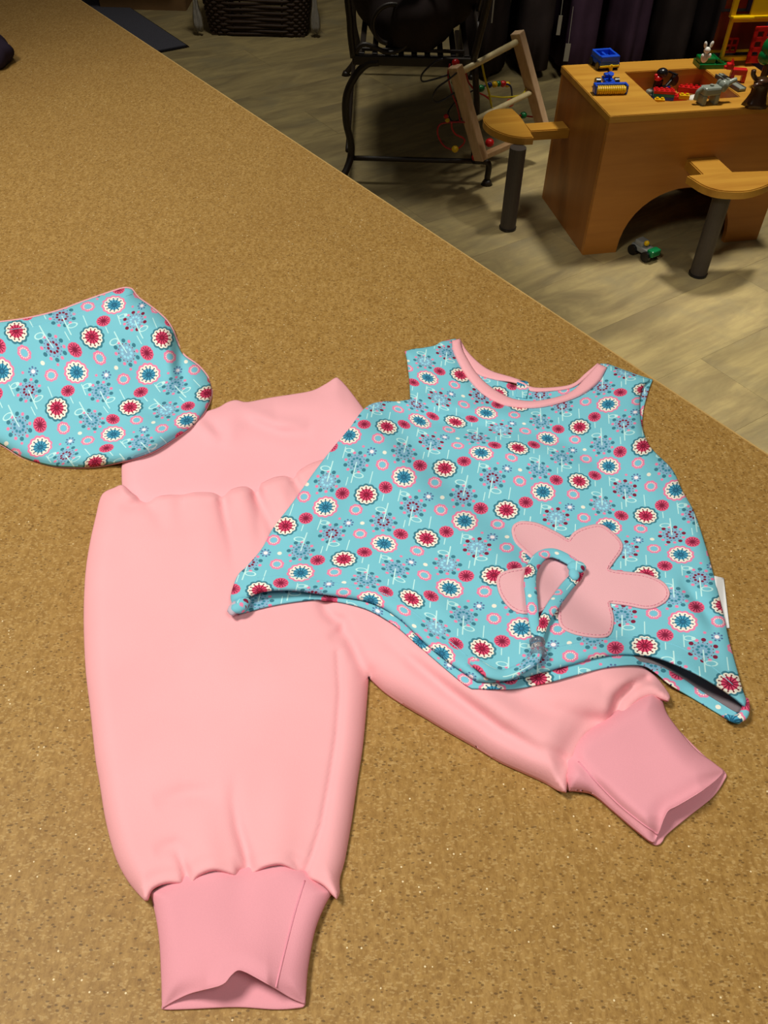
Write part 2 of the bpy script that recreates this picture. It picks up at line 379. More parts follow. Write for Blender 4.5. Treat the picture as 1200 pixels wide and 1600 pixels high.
# ------------------------------------------------------------------ the counter
E0 = pz(124, 0, CT); E1 = pz(1200, 712, CT); ed = (E1-E0).normalized(); en = Vector((ed.y, -ed.x, 0)); en = en if en.x < 0 else -en
A0 = E0-ed*.45; A1 = E1+ed*.65
t = thing('work_counter', 'tan speckled chipboard counter top filling the foreground under the clothes', 'counter', (A0.x, A0.y, 0))
b = bmesh.new(); prism(b, [tuple((A0)[:2]), tuple((A0+en*1.05)[:2]), tuple((A1+en*1.05)[:2]), tuple((A1)[:2])], CT-.038, CT)
bmesh.ops.recalc_face_normals(b, faces=b.faces); obj('counter_top', b, CHIP, t)
b = bmesh.new(); q = -en*.0016
prism(b, [tuple((A0)[:2]), tuple((A1)[:2]), tuple((A1+q)[:2]), tuple((A0+q)[:2])], CT-.038, CT+.0004)
bmesh.ops.recalc_face_normals(b, faces=b.faces); obj('edge_band', b, plain('edge_laminate', (196, 158, 92), .5, .4), t)
b = bmesh.new(); i0, i1 = A0+ed*.1+en*.12, A1-ed*.1+en*.12
prism(b, [tuple(i0[:2]), tuple((i0+en*.8)[:2]), tuple((i1+en*.8)[:2]), tuple(i1[:2])], 0, CT-.0385)
bmesh.ops.recalc_face_normals(b, faces=b.faces); obj('cabinet_body', b, plain('counter_body', (120, 92, 56), .6), t)

# ------------------------------------------------------------------ cloth tools (height field over the counter, traced outlines)
GS = 4.; GX = np.arange(-120, 1300, GS); GY = np.arange(400, 1680, GS); GU, GV = np.meshgrid(GX, GY); HG = np.zeros_like(GU)
def seg_dist(pts, pl, closed=False):
    pts = np.asarray(pts, float); pl = np.asarray(pl, float); q = np.vstack([pl, pl[:1]]) if closed else pl
    best = np.full(len(pts), 1e9)
    for a, c in zip(q[:-1], q[1:]):
        d = c-a; L = d@d+1e-9; tt = np.clip(((pts-a)@d)/L, 0, 1); e = pts-a-tt[:, None]*d
        best = np.minimum(best, (e**2).sum(1))
    return np.sqrt(best)
def along(pts, pl):
    """distance to the polyline and position 0..1 along it"""
    pts = np.asarray(pts, float); pl = np.asarray(pl, float); seg = np.linalg.norm(np.diff(pl, axis=0), axis=1); tot = seg.sum(); s0 = 0
    best = np.full(len(pts), 1e9); pos = np.zeros(len(pts))
    for a, c, l in zip(pl[:-1], pl[1:], seg):
        d = c-a; tt = np.clip(((pts-a)@d)/(l*l+1e-9), 0, 1); e = ((pts-a-tt[:, None]*d)**2).sum(1)
        k = e < best; best[k] = e[k]; pos[k] = (s0+tt[k]*l)/tot; s0 += l
    return np.sqrt(best), pos
def inpoly(pts, poly):
    x, y = pts[:, 0], pts[:, 1]; r = np.zeros(len(pts), bool); px, pyy = poly[:, 0], poly[:, 1]; n = len(poly); j = n-1
    for i in range(n):
        c = ((pyy[i] > y) != (pyy[j] > y)); 
        with np.errstate(divide='ignore', invalid='ignore'):
            xx = (px[j]-px[i])*(y-pyy[i])/(pyy[j]-pyy[i])+px[i]
        r ^= c & (x < xx); j = i
    return r
def blurmax(H, dil=3, sig=3):
    G = H.copy()
    for _ in range(dil):
        P_ = np.pad(G, 1, mode='edge'); G = np.max([P_[1:-1, 1:-1], P_[:-2, 1:-1], P_[2:, 1:-1], P_[1:-1, :-2], P_[1:-1, 2:]], axis=0)
    r = int(sig*3); k = np.exp(-.5*(np.arange(-r, r+1)/sig)**2); k /= k.sum()
    G = np.apply_along_axis(lambda m_: np.convolve(np.pad(m_, r, mode='edge'), k, 'valid'), 0, G)
    return np.apply_along_axis(lambda m_: np.convolve(np.pad(m_, r, mode='edge'), k, 'valid'), 1, G)
def sample(G, pts):
    x = np.clip((pts[:, 0]-GX[0])/GS, 0, len(GX)-1.001); y = np.clip((pts[:, 1]-GY[0])/GS, 0, len(GY)-1.001)
    i, j = x.astype(int), y.astype(int); fx, fy = x-i, y-j
    return G[j, i]*(1-fx)*(1-fy)+G[j, i+1]*fx*(1-fy)+G[j+1, i]*(1-fx)*fy+G[j+1, i+1]*fx*fy
def crease(pts, pl, amp, sig, taper='both'):
    d, s_ = along(pts, pl); w = np.exp(-.5*(d/sig)**2)
    if taper == 'both': w *= np.sin(PI*s_)**.8
    elif taper == 'end': w *= 1-s_
    return amp*w
def wob(pts, amp, L, seed=0):
    r = np.random.RandomState(seed); h = 0
    for k in range(6):
        a = r.uniform(0, 2*PI); l = L*r.uniform(.6, 1.7); h = h+np.sin((pts[:, 0]*math.cos(a)+pts[:, 1]*math.sin(a))*2*PI/l+r.uniform(0, 6))
    return amp*h/3.
def dome(d, w): x = 1-np.clip(d/w, 0, 1); return np.maximum(0, 1-x*x)**.8
def grow(poly, c, k, ready=False):
    """outline moved outwards by k"""
    pl = np.asarray(poly, float) if ready else catmull(poly, 6, True)
    t_ = np.roll(pl, -1, 0)-np.roll(pl, 1, 0); t_ /= np.linalg.norm(t_, axis=1)[:, None]+1e-9; nn_ = np.c_[t_[:, 1], -t_[:, 0]]
    x, y = pl[:, 0], pl[:, 1]
    if (x*np.roll(y, -1)-np.roll(x, -1)*y).sum() < 0: nn_ = -nn_
    return pl+nn_*k
def sheet(name, outline, hf, mat, parent, step=6., thick=.0012, st=None, closed_pts=False, upd=True, smooth_step=4., holes=None, backmat=None):
    global HG
    ol = np.array(outline, float) if closed_pts else catmull(outline, smooth_step, True)
    x0, y0 = ol.min(0); x1, y1 = ol.max(0); rows = []
    for r_i, yy in enumerate(np.arange(y0, y1, step*.87)):
        for xx in np.arange(x0+(r_i % 2)*step/2, x1, step): rows.append((xx, yy))
    g = np.array(rows)+rng.uniform(-.05, .05, (len(rows), 2))*step; g = g[inpoly(g, ol)]; d = seg_dist(g, ol, True); g = g[d > max(step*.9, 9 if step > 4.5 else 6)]
    rg = []
    for k in ((1.2, 3., 5.5, 8.5) if step > 4.5 else (1.2, 3., 5.)):
        q = grow(ol, None, -k, True); q = q[inpoly(q, ol)]; q = q[seg_dist(q, ol, True) > k*.86]
        keep = []
        for p_ in q:
            if not keep or np.hypot(*(p_-keep[-1])) > 1.6+k*.2: keep.append(p_)
        if keep: rg.append(np.array(keep))
    allp = np.vstack([ol, g]+rg); n0 = len(ol)
    vs, es, fs, *_ = delaunay_2d_cdt([Vector(p) for p in allp], [], [list(range(n0))], 1, 1e-6)
    P2 = np.array([tuple(v) for v in vs]); D = seg_dist(P2, ol, True); h = hf(P2, D)
    top = PZ(P2, CT+h); n = len(P2); bot = top-np.array([0, 0, thick])
    faces = []
    for f in fs:
        a, b_, c = top[f[0]], top[f[1]], top[f[2]]
        nz = (b_[0]-a[0])*(c[1]-a[1])-(b_[1]-a[1])*(c[0]-a[0])
        faces.append(tuple(f) if nz > 0 else tuple(f[::-1]))
    cnt = {}
    for f in faces:
        for k in range(3): cnt[(f[k], f[(k+1) % 3])] = 1
    side = [(a, a+n, b_+n, b_) for (a, b_) in cnt if (b_, a) not in cnt]
    me = bpy.data.meshes.new(name)
    me.from_pydata([tuple(p) for p in top]+[tuple(p) for p in bot], [], faces+[tuple(i+n for i in f[::-1]) for f in faces]+side)
    me.update()
    if st is not None:
        s2 = st(P2); s2 = np.vstack([s2, s2]); uvl = me.uv_layers.new(name='UVMap')
        li = np.zeros(len(me.loops), int); me.loops.foreach_get('vertex_index', li); uvl.data.foreach_set('uv', s2[li].ravel())
    o = link_mesh(name, me, mat, parent, True)
    if backmat:
        me.materials.append(backmat); nf = len(faces); mi = np.zeros(len(me.polygons), int); mi[nf:2*nf] = 1; me.polygons.foreach_set('material_index', mi)
    if upd:
        gp = np.c_[GU.ravel(), GV.ravel()]; ins = inpoly(gp, ol); q_ = gp[ins]
        if len(q_): hh = hf(q_, seg_dist(q_, ol, True)); flatH = HG.ravel().copy(); flatH[ins] = np.maximum(flatH[ins], hh); HG = flatH.reshape(HG.shape)
    return o
def line_on(bm, pts2, hf, r, lift=0, n=6, flat_=1.0, step=5, rx=None):
    """thin tube (thread, ribbon) lying on a height function, through image-traced points"""
    p2 = catmull(pts2, step); h = hf(p2)+lift; P3 = [Vector(p) for p in PZ(p2, CT+h)]
    sweep(bm, P3, rx or r, r*flat_, n=n); return p2

# ------------------------------------------------------------------ the trousers
tr = thing('baby_trousers', 'pink jersey baby trousers with wide waistband and ribbed cuffs, laid flat on the counter', 'trousers', tuple(pz(400, 1000, CT)))
seamW = [(191, 755), (209, 772), (228, 779), (250, 775), (285, 772), (318, 770), (347, 771), (372, 763), (397, 759), (428, 748), (456, 741), (480, 728), (501, 719), (550, 702), (600, 690)]
wbpoly = [(191, 768, 1), (190, 745), (191, 722), (200, 694), (215, 668, 1), (245, 658), (285, 652), (324, 642), (342, 636), (356, 628), (370, 625), (386, 628), (423, 621), (456, 616), (488, 610), (510, 599), (524, 590), (530, 592), (540, 602), (552, 617), (566, 636), (592, 672), (606, 705, 1),
          (570, 712), (520, 728), (470, 752), (430, 765), (397, 776), (347, 786), (285, 788), (228, 794)]
def h_wb(p, d):
    h = .003+.0065*dome(d, 26)+wob(p, .0009, 190, 4)
    h += crease(p, [(372, 628), (392, 646), (430, 662), (482, 668)], .0045, 9)-crease(p, [(380, 640), (395, 660), (440, 676), (490, 680)], .0030, 8)
    h += crease(p, [(300, 652), (322, 668), (345, 690)], .0035, 8)-crease(p, [(312, 652), (336, 668), (352, 688)], .003, 7)
    h += crease(p, [(356, 634), (360, 660), (352, 700)], .0025, 12)
    h += crease(p, [(430, 640), (500, 630), (540, 625)], .003, 18)-crease(p, [(220, 745), (330, 735), (450, 715), (540, 670)], .0016, 20)
    return np.maximum(h, .0022)
sheet('waistband', wbpoly, h_wb, BAND, tr, 5.5)
# cuffs first (the legs gather over them)
def cuff(lower, upper, hl, hu, seam, fold=None):
    lo = sheet('cuff', lower, hl, CUFF, tr, 5)
    up_ = sheet('cuff_upper_layer', upper, hu, CUFF, lo, 4, upd=True)
    b = bmesh.new(); line_on(b, seam, lambda q: hu(q, seg_dist(q, catmull(upper, 4, True), True)), .0006, -.0001); obj('cuff_seam', b, THREADP, lo, True)
    return lo
lipL = [(254, 1575), (272, 1564), (295, 1553), (320, 1546), (343, 1540), (353, 1534), (361, 1524), (371, 1516), (382, 1518), (403, 1529), (431, 1545), (456, 1560), (476, 1569)]
lipd = lambda p, lip: seg_dist(p, catmull(lip, 4))
def hlL(p, d): return .0018+.0006*dome(d, 8)
def huL(p, d):
    mouth = np.exp(-.5*((p[:, 0]-378)/46)**2)*np.clip((p[:, 1]-1390)/150, 0, 1)**1.5
    h = .0045+.0065*dome(d, 30)+.014*mouth*1.0; l = lipd(p, lipL)
    tipw = np.clip(np.minimum(abs(p[:, 0]-254), abs(p[:, 0]-477))/70, 0, 1)
    h2 = (.003+.021*tipw*np.exp(-.5*((p[:, 0]-378)/55)**2)+.004*tipw)
    k = np.exp(-(l/16)); h = h*(1-k)+np.minimum(h2, .02)*k
    return h-crease(p, [(377, 1374), (376, 1420), (379, 1500)], .0012, 16, 'end')+wob(p, .0004, 90, 8)
cuff([(234, 1396, 1), (242, 1425), (249, 1473), (252, 1533), (253, 1570), (256, 1577), (295, 1576.5), (369, 1573.5), (429, 1577), (464, 1575), (476, 1571), (478, 1555), (481, 1512), (491, 1455), (505, 1416), (521, 1394, 1)],
     [(235, 1394, 1), (242, 1420), (249, 1473), (252, 1533), (254, 1575, 1)]+lipL[1:-1]+[(476, 1569, 1), (478, 1555), (481.5, 1512), (492, 1455), (507, 1416), (521, 1392, 1), (475, 1352, 1), (438, 1338), (380, 1352), (334, 1345), (286, 1364)],
     hlL, huL, [(476, 1376), (468, 1402), (459, 1432), (444, 1490), (431, 1543)])
lipR = [(1132, 1205), (1120, 1218), (1095, 1237), (1060, 1258), (1045, 1266), (1037, 1281), (1031, 1298), (1023, 1316)]
def hlR(p, d): return .002+.0006*dome(d, 8)
def huR(p, d):
    h = .004+.012*dome(d, 34); l = lipd(p, lipR); a = np.clip(np.minimum(np.hypot(p[:, 0]-1132, p[:, 1]-1205), np.hypot(p[:, 0]-1026, p[:, 1]-1318))/45, 0, 1)
    k = np.exp(-(l/18)); h = h*(1-k)+(.004+.013*a)*k
    return h-crease(p, [(901, 1186), (930, 1222), (965, 1258), (1022, 1304)], .0022, 6, 'x')+wob(p, .0005, 110, 5)
cuff([(893, 1225, 1), (927, 1242), (955, 1265), (990, 1295), (1018, 1317), (1028, 1320), (1035, 1315), (1043, 1303), (1078, 1274), (1113, 1246), (1131, 1221), (1133, 1206), (1100, 1180), (1050, 1130), (1010, 1090, 1), (930, 1120, 1)],
     [(889, 1236, 1), (902, 1236), (927, 1241.5), (955, 1264.5), (990, 1294.5), (1014, 1313), (1023, 1316, 1)]+lipR[::-1][1:-1]+[(1132, 1205, 1), (1112, 1189), (1088, 1172), (1062, 1142), (1042, 1114), (1034, 1090, 1), (1018, 1076), (975, 1096), (940, 1120), (905, 1140), (885, 1170), (876, 1215, 1)],
     hlR, huR, [(904, 1190), (932, 1222), (967, 1257), (1000, 1284), (1028, 1304)])
seamCL = [(230, 1405), (239, 1389), (260, 1380), (282, 1381), (291, 1386), (299, 1383), (310, 1369), (334, 1360), (360, 1366), (378, 1375), (389, 1369), (412, 1356), (438, 1351), (460, 1360), (475, 1369), (503, 1382), (519, 1398), (524, 1407)]
seamCR = [(884, 1239), (888, 1211), (898, 1184), (909, 1161), (921, 1145), (938, 1138), (962, 1141), (972, 1132), (984, 1112), (998, 1096), (1018, 1088), (1036, 1093), (1046, 1095)]
body = [(163, 769), (178, 762), (192, 758), (209, 772), (228, 780, 1), (248, 775), (285, 771), (318, 768), (346, 772, 1), (372, 761), (397, 761, 1), (428, 746), (456, 743, 1), (480, 727), (501, 719), (560, 702), (610, 690), (640, 715), (700, 780), (800, 860), (900, 955), (975, 1015), (1004, 1040), (1026, 1058), (1043, 1080), (1047, 1090), (1044, 1096, 1),
        (1036, 1093), (1018, 1088), (998, 1096), (984, 1112), (972, 1132), (962, 1141, 1), (938, 1138), (921, 1145), (909, 1161), (898, 1184, 1), (888, 1211), (885, 1238, 1), (871, 1234), (850, 1222), (815, 1206), (780, 1190), (740, 1166), (700, 1143), (660, 1119), (625, 1098), (600, 1081), (576, 1059, 1),
        (573, 1100), (567, 1165), (559, 1217), (549, 1286), (539, 1343), (531, 1373), (531, 1394), (526, 1405, 1), (518, 1397), (503, 1382), (475, 1369), (460, 1360), (438, 1351), (412, 1356), (389, 1369), (378, 1376, 1), (360, 1366), (334, 1360), (310, 1369), (299, 1383), (291, 1388, 1), (282, 1381), (260, 1380), (239, 1389), (231, 1406, 1),
        (226, 1407), (200, 1377), (180, 1338), (165, 1282), (155, 1220), (149, 1185), (141, 1110), (134, 1050), (131, 990), (131, 940), (134, 890), (141, 845), (150, 805), (156, 780)]
allseam = [catmull(s_, 6) for s_ in (seamW, seamCL, seamCR)]
def h_body(p, d):
    sd = np.min([seg_dist(p, s_) for s_ in allseam], axis=0); near = np.exp(-.5*(sd/9)**2)
    right = np.clip((p[:, 0]-560)/70, 0, 1)*np.clip((p[:, 1]-930)/90, 0, 1)
    e = .0022+.0068*near; T = .0105+.0075*right
    h = e+T*dome(d, 34+20*right)*(1-.25*near)+wob(p, .0011, 260, 1)*dome(d, 60)
    h += crease(p, seamW, .0035, 15, 'x')*np.clip(d/8, 0, 1)
    V = lambda pl, a, s_, t_='end': -crease(p, pl, a, s_, t_)
    h += V([(228, 778), (205, 790), (180, 792)], .0050, 6)+V([(228, 779), (246, 800), (262, 840)], .0035, 9)
    h += V([(347, 770), (351, 800), (362, 850), (366, 900)], .0055, 6)+V([(397, 759), (412, 795), (432, 840), (440, 900)], .0060, 6)+V([(400, 762), (404, 800), (408, 850)], .0035, 5)
    h += V([(456, 741), (472, 770), (484, 800)], .0055, 5)+V([(285, 772), (283, 800), (286, 840)], .0028, 10)+V([(318, 770), (320, 810), (318, 850)], .0016, 10)
    h += crease(p, [(320, 790), (325, 850), (330, 920)], .0028, 14, 'end')+crease(p, [(378, 780), (388, 830), (398, 900)], .0028, 10, 'end')+crease(p, [(440, 770), (455, 820), (480, 860)], .0028, 9, 'end')
    h += V([(291, 1386), (291, 1366), (284, 1345), (270, 1322)], .0060, 5)+V([(378, 1374), (388, 1355), (384, 1330), (372, 1290), (366, 1250), (368, 1200)], .0062, 7)+V([(378, 1374), (372, 1350), (366, 1335)], .0035, 4)
    h += V([(475, 1369), (487, 1340), (503, 1290), (516, 1220), (527, 1150), (532, 1080), (528, 1020)], .0022, 3.5, 'x')+V([(475, 1369), (462, 1345), (450, 1330)], .0035, 6)
    h += crease(p, [(330, 1352), (322, 1320), (318, 1290), (325, 1250)], .0035, 18, 'end')+crease(p, [(430, 1345), (436, 1310), (440, 1240), (455, 1180)], .0035, 20, 'end')
    h += V([(240, 1255), (290, 1240), (345, 1238)], .0028, 11, 'both')+V([(240, 1330), (275, 1320), (300, 1340)], .0025, 9, 'both')
    # crotch and leg division
    h += V([(504, 938), (512, 958), (524, 968), (536, 972), (534, 986), (514, 1000)], .0046, 7, 'both')+V([(536, 972), (543, 993), (553, 1012), (566, 1040), (576, 1060)], .0050, 8, 'both')
    h += V([(512, 900), (506, 940)], .003, 8, 'x')
    h += V([(590, 985), (640, 1030), (700, 1080), (780, 1139), (832, 1168), (868, 1184), (890, 1190)], .0052, 8, 'both')+crease(p, [(600, 975), (660, 1020), (740, 1080), (820, 1135), (880, 1165)], .0045, 14, 'both')
    h += V([(962, 1140), (958, 1118), (967, 1092), (990, 1070), (1010, 1062)], .0070, 6, 'x')+V([(965, 1138), (920, 1124), (860, 1112), (800, 1090)], .0036, 9)
    h += V([(887, 1190), (862, 1170), (848, 1158)], .0030, 6)+crease(p, [(800, 1070), (870, 1085), (940, 1080)], .0035, 14, 'both')+crease(p, [(700, 1020), (800, 1110), (880, 1140)], .003, 16)
    return np.maximum(h, .0018)
sheet('leg_panel', body, h_body, PINK, tr, 5.2)

# ------------------------------------------------------------------ the bib
SBIB = lambda p: LB(p)
B0 = blurmax(HG, 2, 3)
bib = thing('bandana_bib', 'turquoise flower-print neckerchief bib at the left edge, overlapping the trousers waistband', 'bib', tuple(pz(120, 620, CT)))
bp = [(-95, 512, 1), (-40, 508), (0, 503.5), (45, 497), (90, 486), (135, 469.5), (180, 454), (197, 450), (206, 452, 1), (216, 465), (234, 478), (249, 490), (261, 502), (270, 517), (279, 541), (288, 556), (309, 571), (324, 589), (330, 607), (328, 623), (318, 643), (300, 664), (270, 685), (234, 706), (192, 719), (150, 727), (110, 728.5), (75, 725.5), (36, 713.5), (10, 698), (-30, 672), (-70, 620), (-95, 565)]
def h_bib(p, d):
    h = .0035+sample(B0, p)+.010*dome(d, 30)+wob(p, .0012, 170, 11)
    lip = seg_dist(p, catmull([(-95, 512), (0, 503.5), (45, 497), (90, 486), (135, 469.5), (180, 454), (206, 452)], 6)); h += .012*np.exp(-lip/60)
    h += -crease(p, [(272, 520), (280, 560), (284, 590), (282, 610)], .007, 7, 'both')+crease(p, [(252, 505), (262, 550), (268, 600)], .006, 12, 'both')
    h += -crease(p, [(215, 640), (250, 645), (300, 625)], .0050, 9, 'both')+crease(p, [(60, 545), (120, 560), (200, 610), (290, 605)], .004, 22, 'both')-crease(p, [(10, 600), (90, 610), (150, 640)], .003, 20, 'both')
    return h
lin_poly = grow(bp, None, 2.2)
sheet('lining', lin_poly, lambda p, d: h_bib(p, np.maximum(d-2, 0))-.0024, BAND, bib, 9, .001, closed_pts=True, upd=False)
sheet('print_fabric', bp, h_bib, PRINT, bib, 5, .0012, SBIB)
bpl = catmull(bp, 4, True); hb = lambda q: h_bib(q, seg_dist(q, bpl, True))
b = bmesh.new(); line_on(b, [(-60, 521), (0, 517), (48, 510), (94, 498), (138, 482), (178, 468), (206, 460)], hb, .0004, -.0001, 5); obj('topstitching', b, THREAD, bib, True)

# ------------------------------------------------------------------ the sleeveless top
SS = lambda p: LS(p)
top_ = thing('sleeveless_top', 'turquoise flower-print sleeveless baby top with pink neckline lying over the trousers', 'top', tuple(pz(780, 850, CT)))
B1 = blurmax(HG, 3, 3.2)
hemF = [(385, 935), (402, 926), (427, 921.5), (460, 921.5), (485, 925), (515, 929), (552, 934), (577, 940), (602, 951), (630, 971), (660, 1000), (697, 1031), (745, 1064, 1), (775, 1065), (810, 1060), (855, 1048), (895, 1037), (932, 1027), (970, 1022), (1008, 1024), (1039, 1031), (1085, 1051), (1123, 1073), (1146, 1089), (1160, 1100)]
hemB = [(372, 958), (385, 956), (415, 948), (452, 941), (490, 936.5), (505, 937), (540, 942), (577, 953), (615, 975), (647, 1002), (685, 1035), (722, 1066), (737, 1075.5, 1), (772, 1076), (810, 1075), (860, 1065), (893, 1056), (951, 1042), (1001, 1039), (1024, 1050), (1047, 1069), (1085, 1092), (1123, 1115), (1148, 1129), (1158, 1129), (1164, 1122)]
sideL = [(361, 928), (371, 899.5), (386, 884), (409, 857), (428, 823), (455, 788), (493, 734.6), (520, 700), (547, 667.6), (562, 646.5), (571, 637), (582, 630.5), (600, 627), (620, 627), (641, 624, 1), (640, 600), (638, 580), (635.5, 560), (632.5, 549, 1), (646, 545), (660, 543.5), (680, 539.5), (690, 533.5), (706, 531, 1)]
sideR = [(951, 570, 1), (970, 577), (988, 584), (1004, 589.5), (1016, 593, 1), (1007, 601), (1001, 616), (999.5, 636), (1003, 666.5), (1012, 691), (1024, 707), (1050.5, 733.6), (1066, 766), (1085, 801), (1104, 858), (1117.6, 908), (1131, 962), (1139, 1000), (1150, 1040), (1160, 1076), (1166, 1094)]
neckF_out = [(706, 532), (709, 548), (720, 572), (736, 596), (756, 616), (780, 629.5), (800, 635), (836, 637), (874, 630), (909, 617), (935, 597.5), (949, 574)]
neckF_in = [(719, 529), (722, 544), (730, 560), (744, 582), (764, 602), (790, 618), (810, 624.5), (838, 626), (874, 619), (896, 609), (916, 589), (935, 568)]
neckB_out = [(718, 528), (730, 548), (750, 568), (770, 580), (800, 589), (822, 597), (830, 604), (855, 605.5), (893, 600), (916, 582), (934, 567)]
def h_back(p, d): return sample(B1, p)+.0018+.0006*dome(d, 6)
# armhole facing seen inside the right shoulder, then the back panel
backpoly = sideL[:-1]+[(712, 529, 1), (728, 560), (748, 582), (770, 592), (800, 600), (830, 611), (855, 611), (893, 606), (918, 590), (938, 568, 1)]+[(951, 569), (970, 576), (1004, 588), (1020, 593, 1), (1015, 606), (1006, 638), (1004, 668), (1012, 691), (1024, 707), (1050, 733), (1066, 767), (1085, 802), (1103, 858), (1116, 908), (1130, 962), (1138, 1000), (1149, 1040), (1160, 1085), (1165, 1120, 1)]+hemB[::-1][1:-1]+[(372, 958, 1), (362, 940)]
backpoly = backpoly[:]
bk = sheet('back_panel', backpoly, h_back, PRINT, top_, 7, .001, lambda p: LS(p+np.array([34., 18.])), upd=True)
# wrong side of the back fabric, bare above the turned-up hem
ins = [(1000, 1033, 1), (1030, 1040), (1060, 1055), (1090, 1075), (1120, 1094), (1150, 1112), (1160, 1112, 1), (1150, 1070), (1110, 1030), (1040, 1000), (960, 1000, 1)]
sheet('wrong_side', ins, lambda p, d: sample(B1, p)+.0030, GREYF, bk, 7, .0006)
def strip_between(name, outer, inner, hf, mat, parent, st=None, step=3.5, thick=.0012):
    poly = [(*outer[0][:2], 1)]+list(outer[1:-1])+[(*outer[-1][:2], 1), (*inner[-1][:2], 1)]+list(inner[::-1][1:-1])+[(*inner[0][:2], 1)]
    return sheet(name, poly, hf, mat, parent, step, thick, st, smooth_step=3)
neckB_in = [(719, 540), (729, 562), (746, 584), (773, 593), (800, 597), (818, 603), (830, 611), (855, 611.5), (893, 606), (918, 589), (938, 570)]
strip_between('back_neckband', neckB_out, neckB_in, lambda p, d: sample(B1, p)+.0028+.001*dome(d, 4), BAND, top_)
sheet('button_placket', [(808, 594, 1), (826, 598), (823, 622, 1), (806, 620, 1)], lambda p, d: sample(B1, p)+.0036, PRINT, top_, 4, .001, lambda p: LS(p+np.array([40, 8.])))
lift = lambda p: (.019*np.exp(-.5*((p[:, 0]-1088)/42)**2)+.007*np.exp(-.5*((p[:, 0]-430)/45)**2))
hemFc = catmull(hemF, 6)
def h_front(p, d):
    hd = seg_dist(p, hemFc)
    h = sample(B1, p)+.0050+.0042*dome(d, 16)+wob(p, .0009, 210, 21)*dome(d, 40)+lift(p)*np.exp(-hd/26)
    h += crease(p, [(590, 632), (650, 648), (720, 662), (800, 672)], -.0048, 11, 'both')+crease(p, [(610, 618), (680, 632), (760, 645), (850, 660)], .0035, 9, 'both')+crease(p, [(640, 690), (760, 690), (860, 715), (930, 730)], .0038, 16, 'both')
    h += -crease(p, [(800, 672), (880, 690), (950, 735)], .0028, 9, 'both')+crease(p, [(960, 660), (1000, 730), (1040, 800)], .003, 18, 'both')
    h += -crease(p, [(1060, 905), (1090, 940), (1120, 985)], .0045, 6, 'both')+crease(p, [(1040, 890), (1075, 945), (1105, 1000)], .004, 12, 'both')
    h += crease(p, [(560, 700), (500, 800), (440, 880)], .0025, 18, 'both')+crease(p, [(640, 900), (700, 960), (745, 1010)], .003, 16, 'both')
    return h
front = sideL[:-1]+[(706, 532, 1)]+neckF_out[1:-1]+sideR+[(1164, 1104, 1)]+hemF[::-1][1:-1]+[(385, 935, 1), (374, 940), (362, 942, 1)]
sheet('front_panel', front, h_front, PRINT, top_, 5, .0012, SS)
frl = catmull(front, 4, True); hfr = lambda q: h_front(q, seg_dist(q, frl, True))
strip_between('neckband', [(p[0]-1, p[1]+1) if 0 < i < 11 else p for i, p in enumerate(neckF_out)], neckF_in, lambda p, d: sample(B1, p)+.0062+.0026*dome(d, 6), BAND, top_)
# hem line stitches and side seam
b = bmesh.new(); line_on(b, [(402, 903), (440, 900), (490, 905), (550, 915), (600, 928), (640, 952), (690, 992), (730, 1025)], hfr, .00035, -.0001, 5); obj('hem_stitching', b, THREAD, top_, True)
b = bmesh.new(); line_on(b, [(840, 1018), (900, 1005), (950, 998), (1010, 998), (1060, 1010), (1110, 1040), (1145, 1070)], hfr, .00035, -.0001, 5); obj('hem_stitching', b, THREAD, top_, True)
# rolled corners of the hem
def roll(name, pts2, rad, mat, inner=None):
    p2 = catmull(pts2, 3); h = sample(B1, p2)+.0045+rad*.5; P3 = [Vector(q) for q in PZ(p2, CT+h)]
    b = bmesh.new(); m_ = len(P3); rr = [rad*(.35+.65*math.sin(PI*min(1, .12+.8*k/(m_-1)))) for k in range(m_)]
    sweep(b, P3, rr, [x*.7 for x in rr], n=12)
    uvl = b.loops.layers.uv.new('UVMap'); stc = {}
    for f in b.faces:
        for l in f.loops: 
            v_ = l.vert.co; stc[l] = ((v_.x*1000), (v_.y*1000))
            l[uvl].uv = tuple(LS.aff@np.array(stc[l])+v_.z*9)
    return obj(name, b, mat, top_, True)
roll('rolled_hem_corner', [(386, 936), (379, 944), (372, 950), (362, 950)], .0052, PRINT)
roll('rolled_hem_lining', [(369, 941), (366, 949), (362, 954), (366, 960)], .0036, SILV)
roll('rolled_hem_corner', [(1166, 1092), (1165, 1108), (1160, 1119), (1148, 1124), (1132, 1118)], .0030, PRINT)
# applique flower
ap = [(799.5, 831), (801, 822), (806, 817), (817, 814), (840, 817), (866, 829), (880, 837), (888, 843, 1), (897, 831), (916, 822), (939, 819), (958, 831), (972, 847), (972, 860), (962, 875), (952, 889, 1), (970, 892), (1008, 896.5), (1035, 908), (1046, 923), (1043, 937), (1027, 948), (1008, 951), (981, 946), (953, 942, 1), (959, 962), (958, 981), (951, 993.5), (932, 996), (901, 991.5), (878, 981), (872, 965.5), (873, 948, 1), (860, 950), (838, 957), (816, 958.5), (797, 950), (782, 931), (776, 910), (780, 897), (797, 889.6), (822, 885), (835, 876, 1), (820, 862), (805, 847)]
ha = lambda p, d: hfr(p)+.0010+.0006*dome(d, 4)
sheet('flower_applique', ap, ha, FELT, top_, 4.5, .0012, smooth_step=3)
apl = catmull(ap, 4, True); ain = grow(ap, None, -4.0)
b = bmesh.new(); idx = [i for i in range(0, len(ain)-1)]
for i in range(0, len(ain)-1, 1):
    a_, c_ = ain[i], ain[i+1]; q = np.array([a_*.85+c_*.15, a_*.15+c_*.85]); hh = hfr(q)+.0017
    P3 = [Vector(x) for x in PZ(q, CT+hh)]
    if (P3[1]-P3[0]).length > 1e-5: sweep(b, P3, .0003, .0003, n=4)
